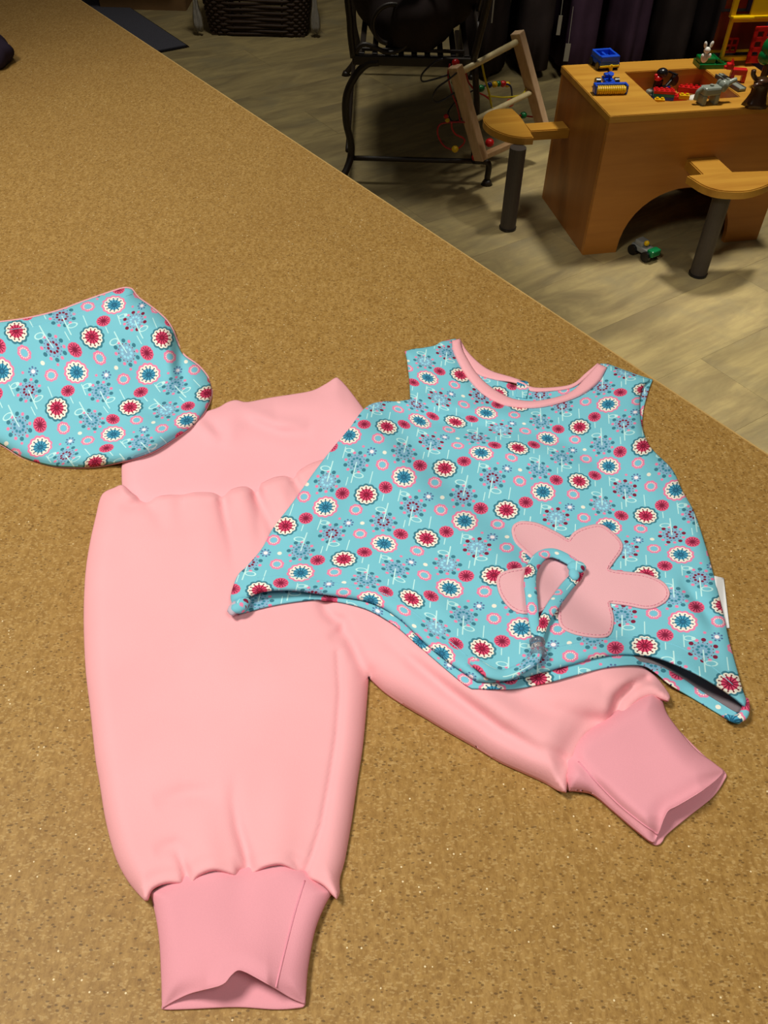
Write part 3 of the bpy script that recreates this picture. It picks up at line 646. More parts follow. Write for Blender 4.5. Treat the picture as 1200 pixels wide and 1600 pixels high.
o = obj('applique_stitching', b, THREADP, top_, True); o['kind'] = 'stuff'
# care tag
tg = [(1116, 899.5, 1), (1131, 903, 1), (1140, 981, 1), (1129.5, 981, 1)]
sheet('side_tag', tg, lambda p, d: .0016+.004*np.clip((1131-p[:, 0])/12, 0, 1), WHITEF, top_, 4, .0006)
# tie loop with its cord lock, lying over the applique
def ribbon(name, pts2, w, mat, lift_=.004, twist=0, thick=.0016, parent=None):
    p2 = catmull(pts2, 3); H0 = blurmax(HG, 1, 1.2); h = sample(H0, p2)+lift_; m_ = len(p2)
    h += .0012*np.sin(np.linspace(0, 7, m_)); P3 = [Vector(q) for q in PZ(p2, CT+h)]
    b = bmesh.new(); ww = w if hasattr(w, '__len__') else [w]*m_
    if len(ww) != m_: ww = np.interp(np.linspace(0, 1, m_), np.linspace(0, 1, len(ww)), ww)
    sweep(b, P3, list(ww), thick, n=12, cap=True)
    uvl = b.loops.layers.uv.new('UVMap'); L = [0]
    for i in range(1, m_): L.append(L[-1]+(P3[i]-P3[i-1]).length*1000)
    idx_ = {v: i for i, v in enumerate(b.verts)}
    MI = np.linalg.inv(MM)
    for f in b.faces:
        for l in f.loops:
            k = idx_[l.vert]; r_, a_ = divmod(k, 12); x = math.cos(2*PI*a_/12)*6+3+twist
            l[uvl].uv = tuple(MI@np.array([x, L[min(r_, m_-1)]*1.0+twist]))
    return obj(name, b, mat, parent or top_, True)
ribbon('tie_loop', [(840, 1000), (835, 975), (832, 950), (830, 930), (828, 908), (832, 887), (845, 869), (863, 864), (884, 872), (902, 885), (900, 900), (886, 916), (867, 942), (851, 968), (842, 995)], [.0036, .0036, .0042, .0044, .0044, .0046, .0048, .0046, .0044, .0044, .0042, .0036, .0034], PRINT, .0045, 5)
b = bmesh.new()
for (u, v, r_, s_) in ((901, 886, .0062, (1.15, .9, .55)), (897, 897, .0045, (.9, 1.3, .6))):
    q = np.array([(u, v)]); ball(b, pz(u, v, CT+sample(HG, q)[0]+.006), r_, s_, 12)
uvl = b.loops.layers.uv.new('UVMap')
for f in b.faces:
    for l in f.loops: l[uvl].uv = tuple(LS.aff@np.array([l.vert.co.x*1000, l.vert.co.y*1000])+.3)
obj('tie_knot', b, PRINT, top_, True)
ribbon('tie_tail', [(840, 996), (838, 1010), (840, 1020), (836, 1030), (822, 1040), (803, 1050), (785, 1055), (765, 1050), (750, 1040), (738, 1032)], [.0030, .0024, .0034, .0038, .0038, .0040, .0042, .0046, .0040, .0030], PRINT, .005, 22, .0020)
gl = NT('clear_plastic', .12, .5); gl.b.inputs['Transmission Weight'].default_value = .85; gl.col(C(225, 215, 215))
b = bmesh.new(); c_ = pz(841, 1015, CT+sample(HG, np.array([(841, 1015.)]))[0]+.0065)
for k in range(3): cyl(b, c_+Vector((0, .004-.004*k, 0)), c_+Vector((0, .007-.004*k, 0)), .0052-.0006*(k % 2), n=16)
obj('cord_lock', b, gl.mat, top_, True)

# ------------------------------------------------------------------ dark cloth bundle at the left edge of the counter
b = bmesh.new(); c0 = pz(-14, 100, CT); g = bmesh.ops.create_uvsphere(b, u_segments=28, v_segments=18, radius=1)
for v in b.verts:
    x, y, z = v.co; k = 1+.06*math.sin(5*math.atan2(y, x)+3*z)+.04*math.sin(9*math.atan2(y, x)-2*z)
    v.co = Vector((x*.036*k, y*.046*k, max(-.55, z)*.026*(1+.08*math.sin(6*x)))) 
zz = min(v.co.z for v in b.verts)
bmesh.ops.translate(b, vec=c0-Vector((0, 0, zz)), verts=b.verts); tag(obj('cloth_bundle', b, plain('dark_plum_fabric', (52, 42, 54), .95, .1, .25), smooth=True), 'small dark plum bundle of cloth on the counter, cut by the left edge', 'cloth')

# ------------------------------------------------------------------ the play table
BX, BY, BYAW, BW, BD, BH = .62466, 2.55813, .2189, .6215, .4101, .4426
pt = thing('play_table', 'honey-brown wooden play table with toy well, arched sides and two half-round seats', 'play table', (BX, BY, 0), BYAW)
def panel_arch(bm, x0, x1, y0, y1, z1, ax0, ax1, ah):
    """upright board in the xz plane with an arched cut-out"""
    pts = [(x0, 0), (ax0, 0)]; N = 20; cx, rx = (ax0+ax1)/2, (ax1-ax0)/2
    for k in range(1, N): a = PI-PI*k/N; pts.append((cx+rx*math.cos(a), ah*math.sin(a)**.85))
    pts += [(ax1, 0), (x1, 0), (x1, z1), (x0, z1)]
    A = [bm.verts.new((x, y0, z)) for x, z in pts]; B = [bm.verts.new((x, y1, z)) for x, z in pts]; n = len(pts)
    f1 = bm.faces.new(A); f2 = bm.faces.new(B[::-1])
    for i in range(n): bm.faces.new((A[i], B[i], B[(i+1) % n], A[(i+1) % n]))
    bm.normal_update(); bmesh.ops.triangulate(bm, faces=[f1, f2]); bmesh.ops.recalc_face_normals(bm, faces=bm.faces)
TT = .02
b = bmesh.new(); panel_arch(b, 0, BW, 0, .018, BH-TT-.001, .115, .50, .205); obj('front_board', b, OAKF, pt)
b = bmesh.new(); panel_arch(b, 0, BW, BD-.018, BD, BH-TT-.001, .115, .50, .205); obj('back_board', b, OAKF, pt)
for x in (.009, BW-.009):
    b = bmesh.new(); box(b, (x, BD/2, (BH-TT)/2), (.018, BD-.037, BH-TT-.001)); obj('side_board', b, m_wood('honey_beech_shaded', (150, 90, 34), (168, 104, 42), .8, 2), pt)  # beech darkened here: the shade on the table's sides is in the colour
ox0, ox1, oy0, oy1 = .178, .448, .078, .325
b = bmesh.new()
outer = [(-.003, -.003), (BW+.003, -.003), (BW+.003, BD+.003), (-.003, BD+.003)]; inner = [(ox0, oy0), (ox1, oy0), (ox1, oy1), (ox0, oy1)]
V = [[b.verts.new((x, y, z)) for x, y in P_] for z in (BH-TT, BH) for P_ in (outer, inner)]
for k in range(4):
    j = (k+1) % 4
    b.faces.new((V[2][k], V[2][j], V[3][j], V[3][k])); b.faces.new((V[0][k], V[1][k], V[1][j], V[0][j]))
    b.faces.new((V[0][k], V[0][j], V[2][j], V[2][k])); b.faces.new((V[1][k], V[3][k], V[3][j], V[1][j]))
bmesh.ops.recalc_face_normals(b, faces=b.faces); bmesh.ops.bevel(b, geom=[e for e in b.edges if all(v.co.z > BH-.001 for v in e.verts)], offset=.002, segments=2, affect='EDGES')
obj('table_top', b, OAK, pt)
WD = .052; b = bmesh.new(); zc = BH-TT-WD/2
for c, s in (((ox0-.006, (oy0+oy1)/2, zc), (.012, oy1-oy0+.024, WD)), ((ox1+.006, (oy0+oy1)/2, zc), (.012, oy1-oy0+.024, WD)), (((ox0+ox1)/2, oy0-.006, zc), (ox1-ox0, .012, WD)), (((ox0+ox1)/2, oy1+.006, zc), (ox1-ox0, .012, WD)), (((ox0+ox1)/2, (oy0+oy1)/2, BH-TT-WD), (ox1-ox0+.024, oy1-oy0+.024, .01))): box(b, c, s)
obj('toy_well', b, OAKF, pt)
cb, sb = math.cos(BYAW), math.sin(BYAW)
def loc(v): dx, dy = v[0]-BX, v[1]-BY; return (dx*cb+dy*sb, -dx*sb+dy*cb)
SZ = .300
def seat_board(name, px, z1=SZ, th=.024, mat=OAK, sm=True):
    pl = [loc(pz(u, v, z1)) for u, v in px]; b = bmesh.new(); prism(b, pl, z1-th, z1); bmesh.ops.recalc_face_normals(b, faces=b.faces)
    bmesh.ops.bevel(b, geom=[e for e in b.edges if all(v.co.z > z1-.001 for v in e.verts)], offset=.003, segments=2, affect='EDGES')
    return obj(name, b, mat, pt)
s1 = [tuple(x) for x in catmull([(800, 169, 1), (812, 180), (824, 197), (834, 214, 1), (816, 214.5), (794, 211), (773, 203), (760, 194), (755, 185), (760, 176), (775, 170)], 5, True)]
seat_board('seat_board', s1)
s2 = [tuple(x) for x in catmull([(1074, 274, 1), (1085, 281), (1100, 290), (1120, 296.5), (1143, 299), (1170, 298), (1195, 291), (1212, 281), (1222, 266, 1), (1180, 267), (1130, 269)], 5, True)]
seat_board('seat_board', s2)
def plank_px(px):
    return seat_board('seat_bridge', px, SZ-.002, .030)
# bridges run square to the table sides at seat height
def bridge(p0, p1, w):
    (x0, y0), (x1, y1) = p0, p1; d = Vector((x1-x0, y1-y0)).normalized(); nn = Vector((-d.y, d.x))*w/2
    pl = [(x0+nn.x, y0+nn.y), (x0-nn.x, y0-nn.y), (x1-nn.x, y1-nn.y), (x1+nn.x, y1+nn.y)]
    b = bmesh.new(); prism(b, pl, SZ-.032, SZ-.001); bmesh.ops.recalc_face_normals(b, faces=b.faces)
    bmesh.ops.bevel(b, geom=[e for e in b.edges if all(v.co.z > SZ-.01 for v in e.verts)], offset=.003, segments=2, affect='EDGES'); obj('seat_bridge', b, OAK, pt)
a1 = loc(pz(826, 198, SZ)); bridge((-.0005, a1[1]), (a1[0]-.005, a1[1]), .062)
m2 = loc(pz(1122, 270, SZ)); bridge((m2[0], -.0005), (m2[0], m2[1]-.01), .098)
def post(u, v, uz, vz, r):
    base = pz(u, v, 0); x, y = loc(base); b = bmesh.new(); cyl(b, (x, y, 0), (x, y, SZ-.0245), r, n=22); obj('seat_post', b, POST, pt, False)
    b = bmesh.new(); cyl(b, (x, y, 0.0), (x, y, .008), r+.0025, n=22); obj('post_foot', b, T_BLK, pt)
post(793, 357, 0, 0, .0265); post(1090, 429, 0, 0, .0265)

# ------------------------------------------------------------------ toys
def stud_brick(bm, nx, ny, h, c=(0, 0, 0), rz=0, tilt=0, u=.016):
    """toy brick: shell with studs; u is the stud pitch"""
    R = Matrix.Rotation(rz, 3, 'Z')@Matrix.Rotation(tilt, 3, 'X'); b2 = bmesh.new()
    box(b2, (0, 0, h/2), (nx*u-.0006, ny*u-.0006, h), bev=.0008)
    for i in range(nx):
        for j in range(ny): cyl(b2, ((i-(nx-1)/2)*u, (j-(ny-1)/2)*u, h-.0005), ((i-(nx-1)/2)*u, (j-(ny-1)/2)*u, h+.004), u*.3, n=10)
    bmesh.ops.rotate(b2, matrix=R, verts=b2.verts); bmesh.ops.translate(b2, vec=c, verts=b2.verts)
    me = bpy.data.meshes.new('t'); b2.to_mesh(me); b2.free(); bm.from_mesh(me); bpy.data.meshes.remove(me)
def part(name, mat, parent, fn, smooth=False):
    b = bmesh.new(); fn(b); return obj(name, b, mat, parent, smooth)
TZ = BH
# blue car
p = pz(943, 104, TZ); t = thing('toy_car', 'blue toy car with open seats and yellow tow hook on the play table corner', 'toy car', p, BYAW+.05)
part('body', T_BLUE, t, lambda b: (box(b, (0, 0, .020), (.068, .074, .014), bev=.003), box(b, (0, -.030, .034), (.064, .016, .018), bev=.003), box(b, (-.029, .004, .034), (.008, .056, .016), bev=.002), box(b, (.029, .004, .034), (.008, .056, .016), bev=.002), box(b, (0, .032, .034), (.064, .010, .018), bev=.002), box(b, (0, .004, .031), (.008, .05, .010), bev=.002)))
part('bumper', T_YEL, t, lambda b: box(b, (0, -.0385, .013), (.066, .006, .006), bev=.001))
part('tow_hook', T_YEL, t, lambda b: (cyl(b, (0, -.038, .010), (0, -.052, .010), .004), cyl(b, (0, -.052, .004), (0, -.052, .022), .0045), cyl(b, (-.008, -.052, .018), (.008, -.052, .018), .003)))
for x in (-.032, .032):
    for y in (-.024, .024): part('wheel', T_BLK, t, lambda b: cyl(b, (x-.004, y, .012), (x+.004, y, .012), .012, n=18))
# harvester
p = pz(950, 143, TZ); t = thing('toy_harvester', 'blue toy harvester with yellow ribbed roller in front of the blue car', 'toy vehicle', p, BYAW-.1)
part('body', T_BLUE, t, lambda b: (box(b, (.003, .026, .022), (.03, .05, .014), bev=.003), box(b, (.003, .036, .034), (.024, .02, .012), bev=.003), box(b, (.0, -.004, .020), (.100, .012, .014), bev=.003), box(b, (-.048, -.016, .015), (.006, .030, .026), bev=.002), box(b, (.048, -.016, .015), (.006, .030, .026), bev=.002)))
part('roller', T_YEL, t, lambda b: ([cyl(b, (-.043+.0066*k, -.022, .0125), (-.0385+.0066*k, -.022, .0125), .0123, n=14) for k in range(13)], cyl(b, (-.046, -.022, .0125), (.046, -.022, .0125), .0095)))
for x in (-.026, .032): part('wheel', T_BLK, t, lambda b: cyl(b, (x-.007, .034, .014), (x+.007, .034, .014), .014, n=18))
part('steering_post', T_BLUE, t, lambda b: (cyl(b, (.003, .018, .03), (.003, .012, .046), .003), cyl(b, (.003, .012, .045), (.003, .011, .048), .009)))
# green base plate with white rabbit
p = pz(1105, 103, TZ); t = thing('toy_base_block', 'green stepped toy block beside the yellow toy house', 'toy block', p, BYAW-.1)
part('block', T_GRN, t, lambda b: (box(b, (.014, 0, .007), (.105, .060, .014), bev=.001), box(b, (-.012, -.002, .022), (.052, .044, .018), bev=.004), [cyl(b, (.025+.016*i, -.016+.016*j, .013), (.025+.016*i, -.016+.016*j, .018), .005, n=10) for i in range(2) for j in range(3)]))
part('slope', T_GRN, t, lambda b: box(b, (.030, .0, .020), (.030, .050, .008), Matrix.Rotation(.55, 3, 'Y'), .002))
p = pz(1099, 98, TZ+.0312) ; t = thing('toy_rabbit', 'small cream toy rabbit figure standing on the green block', 'toy figure', p, BYAW); t.scale = (1.25, 1.25, 1.2)
part('body', T_WHT, t, lambda b: (ball(b, (0, 0, .013), .010, (1, .8, 1.3)), ball(b, (0, -.002, .031), .0085, (1, .9, .95))), True)
for x in (-.006, .008): part('ear', T_WHT, t, lambda b: ball(b, (x*1.2, 0, .044), .0045, (1, .7, 1.9), 10, Matrix.Rotation(x*30, 3, 'Y')), True)
for x in (-.010, .010): part('arm', T_WHT, t, lambda b: ball(b, (x, -.004, .018), .004, (1, 1, 1.5), 8), True)
# yellow toy house (leans a little, two storeys)
hx = pz(1122, 100, TZ); t = thing('toy_house', 'yellow two-storey toy house with red lattice window at the right edge', 'toy house', (hx.x-.004, hx.y-.012, TZ+.0145), BYAW-.06)
hw, hd_, fh = .17, .075, .125
part('lower_frame', T_YEL, t, lambda b: (box(b, (.005, 0, fh/2), (.010, .012, fh), bev=.001), box(b, (hw-.005, 0, fh/2), (.012, .012, fh), bev=.001), box(b, (hw/2, 0, .006), (hw, .014, .012), bev=.001), box(b, (hw/2, 0, fh-.006), (hw, .014, .012), bev=.001), box(b, (hw/2, hd_, .004), (hw, .01, .008))))
part('back_wall', T_DRED, t, lambda b: box(b, (hw/2, hd_, fh/2), (hw-.004, .005, fh-.01)))
part('ledge', T_YEL, t, lambda b: (box(b, (hw/2, -.004, fh+.004), (hw+.012, .024, .008), bev=.002), cyl(b, (-.004, -.016, fh+.004), (.066, -.016, fh+.004), .0055, n=12)))
part('upper_frame', T_YEL, t, lambda b: (box(b, (.002, 0, fh+.008+.06), (.016, .012, .12), bev=.001), box(b, (.118, -.002, fh+.008+.06), (.120, .010, .12), bev=.002), box(b, (hw/2, hd_/2, fh+.008+.126), (hw+.012, hd_+.02, .008), bev=.002)))
part('upper_back_wall', T_DRED, t, lambda b: box(b, (.035, hd_-.02, fh+.008+.06), (.07, .004, .116)))
part('lattice_window', T_RED, t, lambda b: ([box(b, (.090+.032*i, -.016, .047), (.011, .008, .100), bev=.001) for i in range(3)], [box(b, (.122, -.016, .006+.0300*j), (.075, .008, .014 if j else .022), bev=.001) for j in range(4)]))
part('lattice_window', T_RED, t, lambda b: ([box(b, (.030+.020*i, .045, .030), (.005, .005, .046)) for i in range(3)], [box(b, (.050, .045, .010+.020*j), (.045, .005, .006)) for j in range(3)]))
# red pony-like block animal
p = pz(1141, 127, TZ); t = thing('toy_cat', 'red toy animal with pointed ears in front of the yellow house', 'toy animal', p, BYAW-.3)
part('body', T_RED, t, lambda b: (box(b, (.018, 0, .030), (.046, .022, .018), bev=.003), box(b, (.036, 0, .012), (.012, .020, .024), bev=.002), box(b, (.0, 0, .012), (.012, .020, .024), bev=.002)))
part('head', T_RED, t, lambda b: (box(b, (-.014, 0, .044), (.022, .020, .018), bev=.003), box(b, (-.027, 0, .040), (.008, .012, .009), bev=.002)))
for y in (-.007, .007): part('ear', T_RED, t, lambda b: cyl(b, (-.010, y, .052), (-.009, y, .066), .0045, .0005, n=8))
# grey ramp pieces
p = pz(1140, 132, TZ); pa, pc = pz(1117, 118, TZ), pz(1164, 147, TZ); t = thing('toy_ramp', 'grey toy ramp piece lying across the corner of the toy well', 'toy ramp', p, math.atan2(pc.y-pa.y, pc.x-pa.x))
part('ramp', T_GREY, t, lambda b: (box(b, (0, 0, .006), (.125, .026, .008), bev=.002), box(b, (-.03, 0, .011), (.06, .008, .006), bev=.001)))
part('rail', toy('dark_grey', (92, 92, 86)), t, lambda b: (box(b, (0, -.012, .006), (.125, .004, .012), bev=.001), box(b, (0, .012, .006), (.125, .004, .012), bev=.001)))
# elephant
def elephant(name, label, p, rz, s=1.0):
    t = thing(name, label, 'toy animal', p, rz)
    part('body', T_GREY, t, lambda b: (box(b, (0, 0, .036*s), (.056*s, .034*s, .024*s), bev=.006*s), cyl(b, (.0, 0, .046*s), (.0, 0, .052*s), .006*s, n=10)))
    for x in (-.021, .019):
        part('leg', T_GREY, t, lambda b: box(b, (x*s, 0, .013*s), (.014*s, .034*s, .028*s), bev=.003*s))
    part('tail', T_GREY, t, lambda b: sweep(b, smooth3([(-.028*s, 0, .044*s), (-.040*s, 0, .034*s), (-.042*s, 0, .012*s)]), .007*s, .006*s, upv=(0, 1, 0)), True)
    hd = part('head', T_GREY, t, lambda b: ball(b, (.038*s, 0, .046*s), .016*s, (1, .9, 1)), True)
    part('trunk', T_GREY, t, lambda b: sweep(b, smooth3([(.048*s, 0, .048*s), (.060*s, 0, .056*s), (.074*s, 0, .060*s)]), [.008*s]*6+[.007*s]*7, upv=(0, 1, 0)), True)
    for y in (-1, 1): o = part('ear', T_GREY, t, lambda b: ball(b, (.032*s, y*.016*s, .046*s), .012*s, (.8, .25, 1.1)), True)
    return t
elephant('toy_elephant', 'light grey toy elephant standing on the front rim of the play table', pz(1105, 161, TZ), BYAW+.05, 1.02)
# brown tree stump creature
p = pz(1180, 165, TZ); t = thing('toy_tree_stump', 'dark brown toy tree stump with branches at the right edge of the play table', 'toy tree', p, BYAW); t.scale = (1.2, 1.2, 1.1)
def stump(b):
    rr = []; N = 16
    for k, (z, r_) in enumerate(((0, .034), (.012, .028), (.03, .022), (.055, .020), (.068, .023))):
        rr.append([b.verts.new((math.cos(2*PI*i/N)*r_*(1+.16*math.cos(5*2*PI*i/N)*(1 if k < 2 else .4)), math.sin(2*PI*i/N)*r_*.8, z)) for i in range(N)])
    for A, B in zip(rr, rr[1:]):
        for i in range(N): b.faces.new((A[i], A[(i+1) % N], B[(i+1) % N], B[i]))
    b.faces.new(rr[-1]); b.faces.new(rr[0][::-1])
part('trunk', T_BRN, t, stump, True)
for a, c, d in (((-.01, 0, .06), (-.03, 0, .078), (-.034, 0, .092)), ((.012, 0, .06), (.034, 0, .070), (.05, 0, .072)), ((0, -.01, .055), (-.020, -.014, .060), (-.030, -.014, .054))):
    part('branch', T_BRN, t, lambda b: sweep(b, smooth3([a, c, d]), .006, upv=(0, 1, 0)), True)
p = pz(1205, 150, TZ); t = thing('toy_tree', 'green round-topped toy tree behind the brown stump', 'toy tree', (p.x-.012, p.y+.075, TZ), BYAW); t.scale = (1.1, 1.1, 1.15)
part('trunk', T_BRN, t, lambda b: cyl(b, (0, 0, 0), (0, 0, .07), .010, .008))
part('crown', T_GRN, t, lambda b: (ball(b, (0, 0, .095), .028, (1, 1, 1.1), 16), ball(b, (.014, 0, .078), .022), ball(b, (-.013, 0, .076), .020)), True)
# toys in the well; base of the well at WZ
WZ = BH-TT-WD+.005
def wp(u, v, z): q = pz(u, v, z); return q
def wb(label, mat, nx, ny, h, u, v, z, rz, tilt=0):
    """loose brick; z is its base height"""
    q = pz(u, v, z+h*.5); b = bmesh.new(); stud_brick(b, nx, ny, h, (0, 0, 0), 0, tilt); o = obj('toy_brick', b, mat); o.location = (q.x, q.y, z); o.rotation_euler = (0, 0, rz)
    tag(o, label, 'toy brick', 'loose bricks in the toy well'); return o
LZ = WZ+.0005
for i, (mt, nm, lb) in enumerate(((T_BLUE, 'b', 'flat blue brick at the bottom of the striped stack'), (T_TEAL, 'g', 'flat teal brick in the middle of the striped stack'), (T_RED, 'r', 'flat red brick on top of the striped stack'))):
    q = pz(1036, 149, LZ+.01); b = bmesh.new(); box(b, (0, 0, .0045), (.066, .030, .009), bev=.0008)
    if i == 2: [cyl(b, ((k-1.5)*.016, y, .009), ((k-1.5)*.016, y, .012), .005, n=10) for k in range(4) for y in (-.008, .008)]
    o = obj('toy_brick', b, mt); o.location = (q.x, q.y, LZ+i*.0093); o.rotation_euler = (0, 0, BYAW-.32); tag(o, lb, 'toy brick', 'loose bricks in the toy well')
wb('long red brick lying behind the yellow brick in the toy well', T_RED, 5, 2, .016, 1079, 139, LZ, BYAW-.45)
wb('small yellow brick in the middle of the toy well', T_YEL, 2, 1, .012, 1069, 151, LZ+.018, BYAW-.3)
wb('small red brick under the yellow brick in the toy well', T_RED, 3, 2, .0125, 1062, 152, LZ, BYAW-.25)
wb('yellow brick against the front wall of the toy well', T_YEL, 2, 1, .014, 1030, 158, LZ+.0, BYAW-.3)
q = pz(990, 119, LZ+.02); b = bmesh.new(); box(b, (0, 0, .012), (.036, .026, .024), bev=.006); cyl(b, (0, 0, .024), (0, 0, .034), .008, .006); o = obj('toy_block', b, T_BLUE); o.location = (q.x+.012, q.y, LZ); o.rotation_euler = (0, 0, BYAW); tag(o, 'rounded blue toy block in the back left corner of the toy well', 'toy block')
q = pz(1088, 156, LZ+.012); b = bmesh.new(); ball(b, (0, 0, .0135), .026, (1.2, .9, .5), 16); o = obj('toy_shell', b, T_WHT, smooth=True); o.location = (q.x, q.y, LZ); tag(o, 'white rounded toy piece behind the grey elephant in the toy well', 'toy block')
q = pz(1020, 138, LZ+.02); t = thing('toy_lizard', 'small grey toy animal with raised head in the toy well', 'toy animal', (q.x, q.y, LZ), BYAW+.5)
part('body', T_GREY, t, lambda b: (box(b, (0, 0, .012), (.052, .018, .016), bev=.005), box(b, (-.034, 0, .007), (.024, .010, .008), bev=.003)))
part('head', T_GREY, t, lambda b: (box(b, (.026, 0, .026), (.014, .014, .022), Matrix.Rotation(.3, 3, 'Y'), .004)))
for x in (-.015, .015): part('leg', T_GREY, t, lambda b: box(b, (x, 0, .004), (.008, .026, .008), bev=.002))
q = pz(1043, 138, LZ+.02); t = thing('toy_motorbike', 'black toy motorbike standing up out of the toy well', 'toy motorbike', (q.x, q.y, LZ), BYAW+.4)
for x, z in ((-.016, .016), (.022, .040)): part('wheel', T_BLK, t, lambda b: cyl(b, (x, -.006, z), (x, .006, z), .0155, n=18))
part('frame', T_BLK, t, lambda b: (box(b, (.004, 0, .036), (.040, .010, .014), Matrix.Rotation(-.6, 3, 'Y'), .003), cyl(b, (.010, -.018, .064), (.010, .018, .064), .003), cyl(b, (.012, 0, .045), (.010, 0, .064), .003)))
part('engine', toy('dark_blue', (30, 36, 110)), t, lambda b: box(b, (-.006, 0, .020), (.020, .018, .018), bev=.003))
q = pz(1036, 122, LZ+.055); t = thing('toy_rider', 'toy figure with black helmet and red scarf beside the motorbike', 'toy figure', (q.x-.008, q.y+.012, LZ), BYAW)
part('body', T_BLK, t, lambda b: (box(b, (0, 0, .024), (.026, .018, .048), bev=.004)))
part('helmet', T_BLK, t, lambda b: ball(b, (.006, 0, .066), .0165, (1.15, 1, .9), 14), True)
part('scarf', T_RED, t, lambda b: (ball(b, (-.006, -.004, .052), .0125, (1.1, .9, .7), 12), ball(b, (-.016, -.004, .060), .006)), True)
# car on the floor under the table
q = pz(1005, 400, 0); t = thing('toy_lorry', 'small white and green toy car with black wheels on the floor under the play table', 'toy car', (q.x, q.y, 0), 2.2)
part('body', toy('pale_grey', (150, 150, 140)), t, lambda b: (box(b, (.006, 0, .026), (.075, .040, .018), bev=.004), box(b, (.018, 0, .042), (.034, .036, .018), bev=.005)))
part('bonnet', toy('bright_green', (20, 130, 70)), t, lambda b: box(b, (-.036, 0, .030), (.026, .040, .022), bev=.004))
for x in (-.026, .030):
    for y in (-.023, .023): part('wheel', T_BLK, t, lambda b: cyl(b, (x, y-.006, .0165), (x, y+.006, .0165), .0165, n=18))
part('driver', T_YEL, t, lambda b: ball(b, (-.004, .004, .048), .009), True)

# ------------------------------------------------------------------ bead maze
mz = thing('bead_maze', 'wooden bead maze frame with coloured wires standing between bench and play table', 'toy', tuple(pz(752, 252, .0)))
def bar(b, p0, p1, w, d, xdir):
    p0, p1 = Vector(p0), Vector(p1); z = (p1-p0).normalized(); x = Vector(xdir); x = (x-z*x.dot(z)).normalized(); y = z.cross(x)
    M = Matrix((x, y, z)).transposed(); box(b, (p0+p1)/2, (w, d, (p1-p0).length), M, .003)
def solve_z(u, v, y):  q = py(u, v, y); return q
MY = -.19
Lb = py(752, 249, 3.17+MY); Lt = py(711, 103, 3.17+MY); Rb = py(850, 205, 3.42+MY); Rt = py(808, 50, 3.42+MY)
ax = (Rb-Lb).normalized()
for a_, c_ in ((Lb, Lt), (Rb, Rt)):
    b = bmesh.new(); bar(b, a_, c_, .030, .042, ax); obj('frame_post', b, PALE, mz)
def lerp(a_, c_, k): return a_+(c_-a_)*k
b = bmesh.new(); cyl(b, lerp(Lb, Lt, .92), lerp(Rb, Rt, .92), .0105, n=14); obj('dowel', b, DOWEL, mz, True)
b = bmesh.new(); cyl(b, lerp(Lb, Lt, .42), lerp(Rb, Rt, .42), .0095, n=14); obj('dowel', b, DOWEL, mz, True)
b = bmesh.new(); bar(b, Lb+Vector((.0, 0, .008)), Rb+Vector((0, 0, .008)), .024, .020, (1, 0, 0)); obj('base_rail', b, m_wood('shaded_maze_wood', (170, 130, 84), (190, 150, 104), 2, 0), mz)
WR = {'red': plain('red_wire', (176, 26, 30), .35, .5), 'yellow': plain('yellow_wire', (214, 190, 30), .35, .5), 'black': plain('dark_wire', (30, 26, 34), .3, .6), 'blue': plain('blue_wire', (30, 34, 80), .35, .5)}
def wire(col, pts, y0=3.2, y1=None, r=.0030):
    y1 = y0 if y1 is None else y1; m_ = len(pts); y0 += MY; y1 += MY
    P3 = smooth3([py(u, v, y0+(y1-y0)*i/(m_-1)) for i, (u, v) in enumerate(pts)], 7)
    b = bmesh.new(); sweep(b, P3, r, n=8, upv=(0, 1, 0)); obj('wire', b, WR[col], mz, True)
wire('red', [(703, 100), (700, 118), (706, 145), (714, 165), (719, 190)], 3.19)
wire('red', [(727, 112), (733, 130), (745, 143), (758, 150), (768, 158)], 3.2, 3.3)
wire('red', [(730, 191), (705, 191), (687, 195), (684, 210), (694, 228), (711, 234), (724, 225), (725, 217), (712, 210), (706, 200), (706, 192)], 3.17, 3.12)
wire('black', [(700, 117), (678, 124), (660, 127), (660, 115), (678, 98), (692, 92)], 3.18, 3.15)
wire('black', [(710, 145), (695, 155), (682, 160), (676, 152), (684, 137), (700, 125), (716, 112)], 3.18, 3.15)
wire('black', [(722, 185), (708, 190), (700, 178), (707, 165), (720, 152), (742, 140)], 3.19, 3.3)
wire('yellow', [(752, 93), (757, 120), (764, 145), (768, 166)], 3.26, 3.28, .0036)
wire('yellow', [(762, 150), (790, 152), (815, 148), (822, 138)], 3.3, 3.42)
wire('yellow', [(768, 168), (780, 172), (794, 164), (800, 155)], 3.28, 3.34)
wire('blue', [(744, 142), (758, 134), (775, 132), (796, 133), (800, 150), (798, 164)], 3.3, 3.38)
wire('red', [(812, 180), (826, 182), (842, 183)], 3.4, 3.44)
BEADC = {'red': T_RED, 'yellow': T_YEL, 'green': toy('bead_green', (16, 110, 50)), 'blue': toy('bead_blue', (24, 44, 110))}
for c_, u, v, y, r_ in (('red', 697, 182, 3.17, .0085), ('yellow', 699, 188, 3.165, .008), ('yellow', 711, 233, 3.135, .0125), ('green', 752, 138, 3.3, .0125), ('blue', 765, 133, 3.31, .010), ('yellow', 773, 132, 3.32, .011), ('green', 779, 131, 3.33, .010), ('red', 786, 131, 3.34, .0115), ('yellow', 793, 132, 3.36, .0105), ('red', 797, 161, 3.37, .0145), ('green', 818, 180, 3.41, .013), ('red', 712, 98, 3.19, .013), ('green', 705, 118, 3.2, .011), ('green', 710, 128, 3.2, .011), ('red', 765, 223, 3.24, .016), ('red', 742, 246, 3.2, .012)):
    b = bmesh.new(); ball(b, py(u, v, y+MY), r_, (1, 1, .92), 12); obj('bead', b, BEADC[c_], mz, True)

